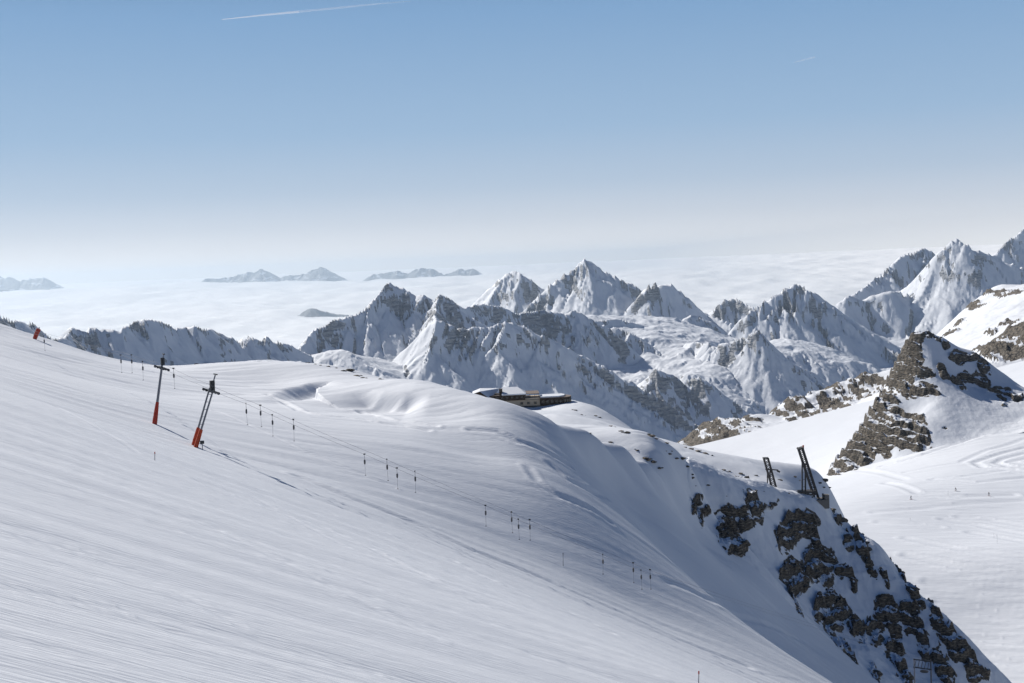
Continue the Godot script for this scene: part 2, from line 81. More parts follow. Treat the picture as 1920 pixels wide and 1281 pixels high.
const DISTANT_CRESTS := [[0.55, 0.55, 2400, 46, 350, Vector3(-19480, 186, -46000), Vector3(-19396, 206, -46000), Vector3(-19313, 215, -46000), Vector3(-19229, 233, -46000), Vector3(-19144, 278, -46000), Vector3(-19060, 302, -46000), Vector3(-18978, 303, -46000), Vector3(-18894, 315, -46000), Vector3(-18811, 331, -46000), Vector3(-18730, 309, -46000), Vector3(-18647, 320, -46000), Vector3(-18564, 329, -46000), Vector3(-18481, 336, -46000), Vector3(-18399, 336, -46000), Vector3(-18316, 348, -46000), Vector3(-18206, 267, -46000), Vector3(-18093, 224, -46000), Vector3(-18013, 277, -46000), Vector3(-17935, 294, -46000), Vector3(-17843, 235, -46000), Vector3(-17750, 188, -46000), Vector3(-17659, 110, -46000), Vector3(-17576, 105, -46000), Vector3(-17489, 163, -46000), Vector3(-17406, 157, -46000), Vector3(-17329, 157, -46000), Vector3(-17249, 210, -46000), Vector3(-17172, 204, -46000), Vector3(-17095, 200, -46000), Vector3(-17017, 221, -46000), Vector3(-16940, 222, -46000), Vector3(-16864, 205, -46000), Vector3(-16786, 227, -46000), Vector3(-16692, 202, -46000), Vector3(-16599, 151, -46000), Vector3(-16507, 80, -46000), Vector3(-16426, -4, -46000), Vector3(-16342, -49, -46000), Vector3(-16259, -92, -46000), Vector3(-16179, -201, -46000), Vector3(-16097, -263, -46000), Vector3(-16013, -305, -46000)],
	[0.55, 0.55, 2400, 46, 350, Vector3(-11335, -233, -46000), Vector3(-11253, -203, -46000), Vector3(-11172, -183, -46000), Vector3(-11090, -155, -46000), Vector3(-11007, -100, -46000), Vector3(-10925, -65, -46000), Vector3(-10844, -61, -46000), Vector3(-10748, -59, -46000), Vector3(-10652, -58, -46000), Vector3(-10557, -73, -46000), Vector3(-10461, -80, -46000), Vector3(-10364, -65, -46000), Vector3(-10267, -47, -46000), Vector3(-10171, -50, -46000), Vector3(-10074, -45, -46000), Vector3(-9978, -40, -46000), Vector3(-9881, -20, -46000), Vector3(-9782, 34, -46000), Vector3(-9685, 44, -46000), Vector3(-9607, 59, -46000), Vector3(-9529, 85, -46000), Vector3(-9453, 60, -46000), Vector3(-9374, 114, -46000), Vector3(-9297, 104, -46000), Vector3(-9203, 75, -46000), Vector3(-9107, 77, -46000), Vector3(-9006, 161, -46000), Vector3(-8908, 203, -46000), Vector3(-8814, 152, -46000), Vector3(-8719, 127, -46000), Vector3(-8626, 76, -46000), Vector3(-8552, 20, -46000), Vector3(-8479, -45, -46000), Vector3(-8400, -200, -46000), Vector3(-8320, -321, -46000)],
	[0.55, 0.55, 2400, 46, 350, Vector3(-8312, -167, -46000), Vector3(-8227, -142, -46000), Vector3(-8142, -107, -46000), Vector3(-8058, -82, -46000), Vector3(-7978, -83, -46000), Vector3(-7896, -61, -46000), Vector3(-7818, -88, -46000), Vector3(-7737, -86, -46000), Vector3(-7657, -74, -46000), Vector3(-7576, -64, -46000), Vector3(-7491, -38, -46000), Vector3(-7408, -46, -46000), Vector3(-7325, -36, -46000), Vector3(-7245, 14, -46000), Vector3(-7166, 60, -46000), Vector3(-7088, 89, -46000), Vector3(-6991, 100, -46000), Vector3(-6893, 132, -46000), Vector3(-6794, 191, -46000), Vector3(-6662, 147, -46000), Vector3(-6587, 109, -46000), Vector3(-6514, 26, -46000), Vector3(-6421, -34, -46000), Vector3(-6326, -59, -46000), Vector3(-6234, -132, -46000), Vector3(-6140, -188, -46000), Vector3(-6048, -262, -46000)],
	[0.55, 0.55, 2400, 46, 350, Vector3(-5125, -263, -46000), Vector3(-5045, -215, -46000), Vector3(-4968, -202, -46000), Vector3(-4889, -157, -46000), Vector3(-4812, -166, -46000), Vector3(-4736, -173, -46000), Vector3(-4657, -140, -46000), Vector3(-4580, -141, -46000), Vector3(-4504, -154, -46000), Vector3(-4406, -115, -46000), Vector3(-4309, -97, -46000), Vector3(-4213, -90, -46000), Vector3(-4116, -86, -46000), Vector3(-4019, -59, -46000), Vector3(-3942, -70, -46000), Vector3(-3868, -118, -46000), Vector3(-3792, -146, -46000), Vector3(-3687, -165, -46000), Vector3(-3584, -212, -46000), Vector3(-3443, -83, -46000), Vector3(-3345, -45, -46000), Vector3(-3248, -24, -46000), Vector3(-3151, 0, -46000), Vector3(-3069, -33, -46000), Vector3(-2986, -38, -46000), Vector3(-2903, -49, -46000), Vector3(-2826, -40, -46000), Vector3(-2750, -69, -46000), Vector3(-2675, -97, -46000), Vector3(-2545, -198, -46000), Vector3(-2468, -208, -46000), Vector3(-2394, -271, -46000), Vector3(-2318, -295, -46000), Vector3(-2242, -307, -46000)],
	[0.55, 0.55, 2400, 46, 350, Vector3(-2239, -249, -46000), Vector3(-2162, -241, -46000), Vector3(-2084, -221, -46000), Vector3(-2006, -182, -46000), Vector3(-1927, -153, -46000), Vector3(-1849, -113, -46000), Vector3(-1771, -96, -46000), Vector3(-1694, -94, -46000), Vector3(-1619, -141, -46000), Vector3(-1542, -138, -46000), Vector3(-1464, -117, -46000), Vector3(-1387, -120, -46000), Vector3(-1309, -96, -46000), Vector3(-1181, -236, -46000)]]
const ISLAND_CREST: Array[Vector3] = [Vector3(-3790, -752, -22500), Vector3(-3626, -665, -22500), Vector3(-3520, -622, -22500), Vector3(-3436, -635, -22500), Vector3(-3362, -667, -22500), Vector3(-3223, -719, -22500), Vector3(-3084, -754, -22500), Vector3(-2802, -775, -22500), Vector3(-2521, -806, -22500)]
# wheel and ski tracks pressed into the snow: [half width, depth, points ...]
const SLOPE_TRACKS := [[0.8, 0.3, Vector2(-30.1, -245.5), Vector2(-26.5, -237.5), Vector2(-22.6, -230.5), Vector2(-17.5, -227.0), Vector2(-14.2, -225.0)],
	[0.8, 0.28, Vector2(-49.6, -254.5), Vector2(-44.6, -246.0), Vector2(-38.4, -229.5), Vector2(-34.6, -225.5), Vector2(-30.2, -227.5), Vector2(-25.2, -225.0), Vector2(-20.3, -223.0), Vector2(-15.5, -221.0)],
	[0.9, 0.3, Vector2(-7.9, -224.5), Vector2(-3.2, -225.0), Vector2(-0.1, -223.0), Vector2(6.1, -225.5), Vector2(9.3, -227.5)],
	[0.9, 0.2, Vector2(1.8, -212.0), Vector2(3.1, -207.0), Vector2(5.9, -204.5), Vector2(8.7, -206.0), Vector2(12.3, -208.5), Vector2(14.6, -208.5)],
	[0.9, 0.2, Vector2(5.8, -219.5), Vector2(8.4, -216.5), Vector2(12.6, -220.5), Vector2(15.4, -227.0)],
	[1.1, 0.22, Vector2(-28.9, -167.0), Vector2(-23.0, -164.5), Vector2(-14.0, -165.0), Vector2(-7.2, -164.0), Vector2(-0.3, -166.5), Vector2(6.6, -167.5), Vector2(13.8, -170.0), Vector2(21.0, -171.0), Vector2(30.9, -175.5)],
	[0.8, 0.16, Vector2(-13.2, -142.5), Vector2(-8.3, -143.0), Vector2(-2.2, -135.5), Vector2(3.5, -138.0), Vector2(9.0, -134.5)],
	[0.8, 0.12, Vector2(-28.9, -116.0), Vector2(-24.4, -115.0), Vector2(-18.5, -117.0), Vector2(-13.1, -112.0), Vector2(-7.9, -104.0)],
	[0.6, 0.14, Vector2(-76.2, -189.0), Vector2(-71.3, -188.5), Vector2(-65.9, -188.5), Vector2(-57.5, -186.5)],
	[0.6, 0.12, Vector2(-89.8, -228.0), Vector2(-82.9, -227.0), Vector2(-75.4, -224.0)],
	[0.5, 0.12, Vector2(-48.8, -205.5), Vector2(-41.0, -196.5), Vector2(-32.2, -187.5), Vector2(-24.7, -183.5), Vector2(-17.8, -182.0)],
	[0.4, 0.05, Vector2(-18.9, -45.5), Vector2(-15.2, -49.0), Vector2(-11.3, -47.0), Vector2(-8.5, -47.0)],
	[0.45, 0.05, Vector2(-29.2, -90.0), Vector2(-19.6, -83.5), Vector2(-12.3, -76.5), Vector2(-4.8, -69.5)],
	[0.4, 0.05, Vector2(-23.1, -56.0), Vector2(-19.9, -59.0), Vector2(-15.5, -56.5), Vector2(-11.9, -53.5), Vector2(-6.6, -54.0)],
	[0.5, 0.06, Vector2(-55.7, -153.5), Vector2(-36.4, -122.0), Vector2(-25.6, -121.0), Vector2(-14.9, -105.0), Vector2(-3.3, -96.5)],
	[0.9, 0.15, Vector2(22.8, -198.5), Vector2(30.6, -206.5), Vector2(44.4, -238.5), Vector2(59.1, -269.0)]]
const BASIN_TRACKS := [[2.4, 0.4, Vector2(180.8, -622.0), Vector2(183.5, -581.0), Vector2(199.6, -571.0), Vector2(223.3, -570.0)],
	[2.4, 0.35, Vector2(200.2, -609.0), Vector2(215.3, -594.0), Vector2(242.4, -602.0)],
	[2.4, 0.35, Vector2(150.0, -490.0), Vector2(163.8, -476.0), Vector2(185.0, -461.0)],
	[2.4, 0.3, Vector2(147.7, -436.0), Vector2(159.1, -427.0), Vector2(168.9, -422.0)],
	[2.4, 0.3, Vector2(146.4, -422.0), Vector2(155.2, -412.0), Vector2(162.8, -407.0)],
	[2.4, 0.45, Vector2(259.1, -643.0), Vector2(248.9, -638.0), Vector2(253.8, -630.0)],
	[2.4, 0.35, Vector2(200.3, -651.0), Vector2(227.6, -650.0), Vector2(249.9, -673.0), Vector2(279.4, -693.0)],
	[3, 0.9, Vector2(203.1, -701.0), Vector2(211.7, -697.0), Vector2(222.6, -697.0), Vector2(243.2, -706.0), Vector2(264.3, -716.0), Vector2(281.2, -710.0)],
	[2.4, 0.55, Vector2(271.7, -674.0), Vector2(249.3, -658.0), Vector2(233.8, -646.0), Vector2(232.6, -631.0), Vector2(247.3, -614.0)],
	[2.4, 0.55, Vector2(264.8, -657.0), Vector2(248.4, -647.0), Vector2(242.4, -640.0), Vector2(244.3, -629.0), Vector2(250.9, -623.0)],
	[2.4, 0.28, Vector2(182.0, -541.0), Vector2(192.5, -532.0), Vector2(205.6, -509.0)],
	[2.4, 0.28, Vector2(190.0, -544.0), Vector2(199.6, -539.0), Vector2(211.7, -524.0)],
	[2.4, 0.28, Vector2(156.0, -554.0), Vector2(170.7, -556.0), Vector2(196.0, -561.0), Vector2(224.5, -561.0)],
	[2.4, 0.28, Vector2(153.4, -537.0), Vector2(167.7, -532.0), Vector2(175.3, -528.0)],
	[2.4, 0.28, Vector2(185.1, -518.0), Vector2(192.3, -508.0), Vector2(199.5, -494.0)],
	[2.4, 0.28, Vector2(156.3, -510.0), Vector2(171.2, -491.0), Vector2(191.3, -474.0)],
	[2.4, 0.28, Vector2(150.7, -467.0), Vector2(165.6, -459.0), Vector2(181.0, -449.0)],
	[2.4, 0.28, Vector2(149.8, -453.0), Vector2(164.1, -445.0), Vector2(176.0, -437.0)],
	[2.4, 0.28, Vector2(194.1, -731.0), Vector2(190.7, -620.0), Vector2(213.1, -609.0), Vector2(243.6, -621.0)]]
# outcrops: centre and half size
const CLIFF_OUTCROPS: Array[Vector4] = [Vector4(41.8, -58.1, 1.0, 0.6), Vector4(39.3, -58.9, 1.7, 0.5), Vector4(43.2, -61.2, 1.7, 0.6), Vector4(40.8, -60.5, 1.2, 0.6), Vector4(50.4, -64.6, 3.7, 0.9), Vector4(53.8, -63.7, 1.6, 1.1), Vector4(56.7, -64.2, 1.6, 0.5), Vector4(60.8, -65.0, 1.5, 2.7), Vector4(59.6, -62.8, 1.2, 1.2), Vector4(57.3, -66.7, 1.6, 1.2), Vector4(49.9, -67.3, 3.7, 2.1), Vector4(52.2, -68.5, 3.3, 0.8), Vector4(65.8, -66.1, 2.2, 0.4), Vector4(73.1, -72.8, 5.9, 2.2), Vector4(69.4, -74.2, 4.1, 1.4), Vector4(78.8, -76.5, 1.1, 1.7), Vector4(67.1, -75.5, 1.3, 0.8), Vector4(77.2, -80.7, 4.5, 2.3), Vector4(66.5, -79.9, 2.9, 1.6), Vector4(73.1, -82.5, 2.4, 1.1), Vector4(68.8, -83.2, 5.2, 1.0), Vector4(78.2, -87.5, 2.4, 1.1), Vector4(73.8, -88.3, 2.3, 1.3), Vector4(80.3, -90.3, 2.4, 1.3), Vector4(76.9, -91.5, 3.2, 1.6), Vector4(82.7, -94.2, 1.6, 1.8), Vector4(92.2, -78.5, 1.1, 1.7), Vector4(88.3, -78.3, 1.1, 1.1), Vector4(91.7, -80.2, 1.3, 2.5), Vector4(83.6, -83.9, 1.6, 1.1), Vector4(85.7, -85.6, 0.8, 2.2), Vector4(91.6, -84.8, 1.1, 1.9), Vector4(94.7, -86.6, 0.8, 1.9), Vector4(93.0, -93.3, 2.7, 2.3), Vector4(98.8, -94.8, 2.3, 2.5), Vector4(87.8, -95.7, 2.4, 1.8), Vector4(93.5, -97.1, 1.6, 2.7), Vector4(91.9, -99.6, 2.6, 1.3), Vector4(102.4, -88.0, 1.3, 3.4), Vector4(101.8, -90.0, 1.1, 1.9), Vector4(102.4, -92.0, 0.8, 1.6), Vector4(105.4, -96.0, 1.6, 2.1), Vector4(107.1, -98.3, 1.9, 1.6), Vector4(100.5, -99.7, 1.1, 2.6), Vector4(103.5, -104.1, 1.6, 3.2), Vector4(109.0, -101.6, 2.4, 2.0), Vector4(110.6, -105.2, 1.8, 2.6), Vector4(88.3, -73.5, 1.3, 1.8), Vector4(75.3, -95.3, 1.2, 1.0), Vector4(80.1, -98.9, 2.4, 0.7), Vector4(91.5, -101.9, 1.3, 2.3), Vector4(114.0, -106.6, 1.8, 1.3), Vector4(67.1, -72.0, 1.4, 1.1), Vector4(78.3, -84.1, 1.4, 1.4)]
const KNOLL_OUTCROPS: Array[Vector4] = [Vector4(249.4, -61.4, 4.0, 8.3), Vector4(244.8, -70.2, 4.6, 5.3), Vector4(240.3, -77.3, 3.9, 5.2), Vector4(247.2, -76.3, 6.5, 3.9), Vector4(252.5, -55.5, 4.0, 2.7), Vector4(259.8, -54.5, 3.3, 2.0), Vector4(267.0, -55.6, 2.7, 2.7), Vector4(270.3, -60.8, 2.7, 2.0), Vector4(278.3, -66.7, 6.6, 2.0), Vector4(285.3, -70.0, 8.3, 2.6), Vector4(291.1, -75.5, 3.9, 2.6), Vector4(279.1, -79.7, 6.5, 2.9), Vector4(261.0, -77.6, 3.2, 4.5), Vector4(267.9, -83.3, 4.5, 2.6), Vector4(269.3, -86.8, 2.6, 1.9), Vector4(288.0, -81.6, 4.6, 2.6), Vector4(292.9, -87.0, 4.5, 1.9), Vector4(299.4, -88.7, 3.2, 1.9), Vector4(291.9, -91.5, 2.5, 1.6), Vector4(246.8, -86.3, 6.4, 3.5), Vector4(236.2, -84.2, 3.3, 4.6), Vector4(225.6, -90.2, 5.2, 4.5), Vector4(219.8, -97.1, 3.2, 3.2), Vector4(221.8, -102.2, 11.1, 4.9), Vector4(229.6, -102.0, 6.8, 3.7), Vector4(231.9, -105.2, 3.6, 5.5), Vector4(222.8, -111.3, 10.2, 2.7), Vector4(207.6, -110.5, 6.8, 6.8), Vector4(200.8, -114.4, 5.0, 5.6), Vector4(192.4, -122.3, 5.6, 6.2), Vector4(186.5, -127.8, 4.3, 3.7), Vector4(199.1, -119.5, 5.5, 4.3), Vector4(210.9, -106.1, 4.4, 4.4), Vector4(244.2, -105.1, 1.2, 0.6), Vector4(210.0, -117.4, 3.0, 1.8), Vector4(301.3, -91.7, 3.2, 2.6)]
const RIDGE_ROCKS: Array[Vector4] = [Vector4(31.8, -59.2, -478.5, 1.2), Vector4(31.0, -54.2, -413.0, 0.9), Vector4(25.0, -41.1, -300.5, 0.9), Vector4(26.3, -41.3, -299.5, 1.0), Vector4(32.0, -42.5, -302.0, 1.3), Vector4(33.3, -43.2, -302.0, 0.8), Vector4(36.0, -44.7, -303.5, 0.8), Vector4(55.6, -61.3, -403.5, 1.4), Vector4(57.5, -61.8, -402.0, 1.2), Vector4(59.6, -62.4, -401.0, 1.3), Vector4(29.3, -45.6, -288.5, 1.0), Vector4(31.0, -46.6, -288.5, 1.2), Vector4(32.3, -48.1, -288.0, 0.7), Vector4(39.5, -48.3, -302.5, 1.3), Vector4(37.8, -48.3, -300.5, 0.8), Vector4(40.5, -49.9, -302.0, 0.8), Vector4(44.3, -53.3, -319.5, 0.8), Vector4(48.2, -53.8, -325.0, 0.7), Vector4(50.4, -54.9, -324.0, 0.7), Vector4(62.7, -65.7, -384.5, 0.8), Vector4(64.5, -66.1, -385.0, 0.6), Vector4(67.9, -67.0, -385.5, 0.8), Vector4(72.8, -67.7, -386.5, 0.6), Vector4(76.5, -68.5, -386.5, 0.6), Vector4(80.6, -69.7, -388.5, 1.0), Vector4(89.8, -73.0, -409.5, 0.9), Vector4(99.5, -76.4, -417.0, 1.4), Vector4(102.2, -76.6, -421.5, 1.6), Vector4(41.6, -53.5, -301.0, 0.8), Vector4(47.3, -57.6, -317.0, 1.1), Vector4(50.9, -58.7, -318.0, 0.9), Vector4(57.3, -60.5, -324.0, 0.7), Vector4(61.7, -62.0, -330.5, 0.8), Vector4(64.4, -62.7, -333.0, 0.7), Vector4(72.6, -65.2, -342.0, 1.0), Vector4(74.9, -66.0, -342.5, 0.9), Vector4(21.9, -42.4, -294.5, 0.6), Vector4(15.2, -35.6, -259.5, 0.5), Vector4(27.7, -44.0, -291.0, 0.5), Vector4(36.1, -46.9, -299.5, 0.6), Vector4(79.5, -67.2, -344.0, 0.9), Vector4(86.6, -72.0, -349.5, 1.2), Vector4(-38.0, -23.1, -295.0, 1.2), Vector4(-35.6, -23.8, -288.5, 1.0), Vector4(-33.6, -24.0, -283.5, 0.7), Vector4(-48.6, -21.6, -302.5, 0.4), Vector4(-45.3, -22.0, -299.0, 0.4), Vector4(-43.4, -22.2, -298.5, 0.5), Vector4(-41.5, -22.5, -298.0, 0.5), Vector4(-29.1, -24.0, -277.5, 0.5), Vector4(-76.1, -21.0, -305.5, 0.6), Vector4(-46.8, -21.8, -300.5, 0.4), Vector4(24.8, -57.4, -474.5, 1.0), Vector4(23.0, -56.6, -482.0, 0.8)]

var noise := FastNoiseLite.new()
var noise_fine := FastNoiseLite.new()
var noise_ridged := FastNoiseLite.new()
var names := {}
var mats := {}
var rng := RandomNumberGenerator.new()
var started := Time.get_ticks_msec()


# ---------------------------------------------------------------- smooth surface through measured points
class Field:
	var x0: float
	var z0: float
	var step: float
	var nx: int
	var nz: int
	var h := PackedFloat32Array()

	func fit(pts: Array[Vector3], c: float, lo: Vector2, hi: Vector2, cell: float) -> Field:
		var n := pts.size()
		var m := n + 3
		var a: Array[PackedFloat64Array] = []
		for i in m:
			var row := PackedFloat64Array()
			row.resize(m + 1)
			a.append(row)
		for i in n:
			for j in n:
				a[i][j] = sqrt((pts[i].x - pts[j].x) ** 2 + (pts[i].z - pts[j].z) ** 2 + c * c)
			a[i][n] = 1.0
			a[i][n + 1] = pts[i].x
			a[i][n + 2] = pts[i].z
			a[n][i] = 1.0
			a[n + 1][i] = pts[i].x
			a[n + 2][i] = pts[i].z
			a[i][m] = pts[i].y
		for k in m:
			var best := k
			for i in range(k + 1, m):
				if absf(a[i][k]) > absf(a[best][k]):
					best = i
			var swap := a[k]
			a[k] = a[best]
			a[best] = swap
			var pivot := a[k]
			for i in range(k + 1, m):
				var f: float = a[i][k] / pivot[k]
				if f != 0.0:
					var row := a[i]
					for j in range(k, m + 1):
						row[j] -= f * pivot[j]
					a[i] = row
		var w := PackedFloat64Array()
		w.resize(m)
		for k in range(m - 1, -1, -1):
			var s: float = a[k][m]
			for j in range(k + 1, m):
				s -= a[k][j] * w[j]
			w[k] = s / a[k][k]
		x0 = lo.x
		z0 = lo.y
		step = cell
		nx = int((hi.x - lo.x) / cell) + 2
		nz = int((hi.y - lo.y) / cell) + 2
		h.resize(nx * nz)
		var px := PackedFloat64Array()
		var pz := PackedFloat64Array()
		for p in pts:
			px.append(p.x)
			pz.append(p.z)
		var cc := c * c
		for iz in nz:
			var z := z0 + iz * step
			for ix in nx:
				var x := x0 + ix * step
				var s := w[n] + w[n + 1] * x + w[n + 2] * z
				for i in n:
					var dx := x - px[i]
					var dz := z - pz[i]
					s += w[i] * sqrt(dx * dx + dz * dz + cc)
				h[iz * nx + ix] = s
		return self

	func row_at(iz: int, ix: int, t: float) -> float:
		var k := iz * nx + ix
		var a := h[k - 1]
		var b := h[k]
		var c := h[k + 1]
		var d := h[k + 2]
		return b + 0.5 * t * (c - a + t * (2.0 * a - 5.0 * b + 4.0 * c - d + t * (3.0 * (b - c) + d - a)))

	func at(x: float, z: float) -> float:
		var fx := clampf((x - x0) / step, 1.0, nx - 3.001)
		var fz := clampf((z - z0) / step, 1.0, nz - 3.001)
		var ix := int(fx)
		var iz := int(fz)
		var tx := fx - ix
		var t := fz - iz
		var a := row_at(iz - 1, ix, tx)
		var b := row_at(iz, ix, tx)
		var c := row_at(iz + 1, ix, tx)
		var d := row_at(iz + 2, ix, tx)
		return b + 0.5 * t * (c - a + t * (2.0 * a - 5.0 * b + 4.0 * c - d + t * (3.0 * (b - c) + d - a)))


# ---------------------------------------------------------------- a range of crests with falling faces
class Crests:
	var s := PackedFloat32Array()  # per segment: ax az ah ex ez eh inverse-length2 start far near reach rib spacing id
	var cells: Array[PackedInt32Array] = []
	var x0: float
	var z0: float
	var nx: int
	var cell := 150.0
	var noise: FastNoiseLite
	var ridged: FastNoiseLite
	var scale := 1.0
	var floor_field: Field

	func add(list: Array) -> void:
		var id := 0
		for r in list:
			var start := 0.0
			for i in range(5, r.size() - 1):
				var a: Vector3 = r[i]
				var b: Vector3 = r[i + 1]
				var e := b - a
				var l2 := maxf(e.x * e.x + e.z * e.z, 0.01)
				s.append_array([a.x, a.z, a.y, e.x, e.z, e.y, 1.0 / l2, start, r[0], r[1], r[2], r[3], r[4], id])
				start += sqrt(l2)
			id += 1

	func index(lo: Vector2, hi: Vector2, size: float) -> void:
		cell = size
		x0 = lo.x
		z0 = lo.y
		nx = int((hi.x - lo.x) / cell) + 1
		var nz := int((hi.y - lo.y) / cell) + 1
		for iz in nz:
			for ix in nx:
				var list := PackedInt32Array()
				var cx := x0 + (ix + 0.5) * cell
				var cz := z0 + (iz + 0.5) * cell
				var guess := PackedFloat32Array()
				var best := floor_field.at(cx, cz)
				for k in s.size() / 14:
					var o := k * 14
					var dx := cx - s[o]
					var dz := cz - s[o + 1]
					var t := clampf((dx * s[o + 3] + dz * s[o + 4]) * s[o + 6], 0.0, 1.0)
					dx -= t * s[o + 3]
					dz -= t * s[o + 4]
					var d := sqrt(dx * dx + dz * dz)
					var reach := s[o + 10]
					var g := s[o + 2] + t * s[o + 5] - minf(s[o + 8], s[o + 9]) * reach * (1.0 - exp(-d / reach)) - 0.12 * d
					guess.append(g)
					best = maxf(best, g - cell)
				for k in guess.size():
					if guess[k] > best - cell * 0.9:
						list.append(k * 14)
				cells.append(list)

	func at(x: float, z: float) -> float:
		var wx := x + 9.0 * scale * noise.get_noise_2d(x * 0.35 / scale, z * 0.35 / scale)
		var wz := z + 9.0 * scale * noise.get_noise_2d(x * 0.35 / scale + 500.0, z * 0.35 / scale)
		var best := floor_field.at(x, z) + scale * (14.0 * noise.get_noise_2d(x * 0.12 / scale, z * 0.12 / scale) + 16.0 * ridged.get_noise_2d(x * 0.16 / scale, z * 0.16 / scale))
		var low := best
		var near := 1e9
		var along := 0.0
		var rib := 0.0
		var space := 1.0
		var id := 0.0
		var c := clampi(int((z - z0) / cell), 0, cells.size() / nx - 1) * nx + clampi(int((x - x0) / cell), 0, nx - 1)
		for o in cells[c]:
			var dx := wx - s[o]
			var dz := wz - s[o + 1]
			var ex := s[o + 3]
			var ez := s[o + 4]
			var t := clampf((dx * ex + dz * ez) * s[o + 6], 0.0, 1.0)
			var qx := dx - t * ex
			var qz := dz - t * ez
			var d := sqrt(qx * qx + qz * qz)
			var top := s[o + 2] + t * s[o + 5]
			if top - 0.3 * d < best:
				continue
			var turn := (ex * qz - ez * qx) * sqrt(s[o + 6]) / maxf(d, 0.01)
			var fall := lerpf(s[o + 8], s[o + 9], clampf(0.5 + 0.5 * turn, 0.0, 1.0))
			var reach := s[o + 10]
			var hh := top - fall * reach * (1.0 - exp(-d / reach)) - 0.12 * d
			if hh > best:
				best = hh
				near = d
				along = s[o + 7] + t / sqrt(s[o + 6])
				rib = s[o + 11]
				space = s[o + 12]
				id = s[o + 13]
		var rise := clampf((best - low) / (90.0 * scale), 0.0, 1.0)
		if near < 1e8:
			var k := near / (near + 45.0 * scale)
			var bend := 0.6 * noise.get_noise_2d(x * 0.5 / scale, z * 0.5 / scale)
			var r := absf(noise.get_noise_2d((along / space + bend) * 38.0, id * 97.0 + near / space * 3.0))
			var r2 := absf(noise.get_noise_2d((along / space + 1.4 * bend) * 95.0, id * 61.0 + near / space * 6.0))
			best -= 0.22 * rib * rise * (k * (1.2 - 2.6 * r) + 0.4 * minf(k * 1.6, 1.0) * (1.0 - 2.4 * r2))
			best += scale * 2.6 * exp(-near / (22.0 * scale)) * noise.get_noise_2d(along * 0.9 / scale, id * 31.0)
		var f := ridged.get_noise_2d(x / scale, z / scale)
		var rough := 0.35 + 0.65 * clampf(near / (50.0 * scale), 0.0, 1.0)
		return best + rise * rough * scale * (1.8 * f + 1.0 * noise.get_noise_2d(x * 1.7 / scale, z * 1.7 / scale))


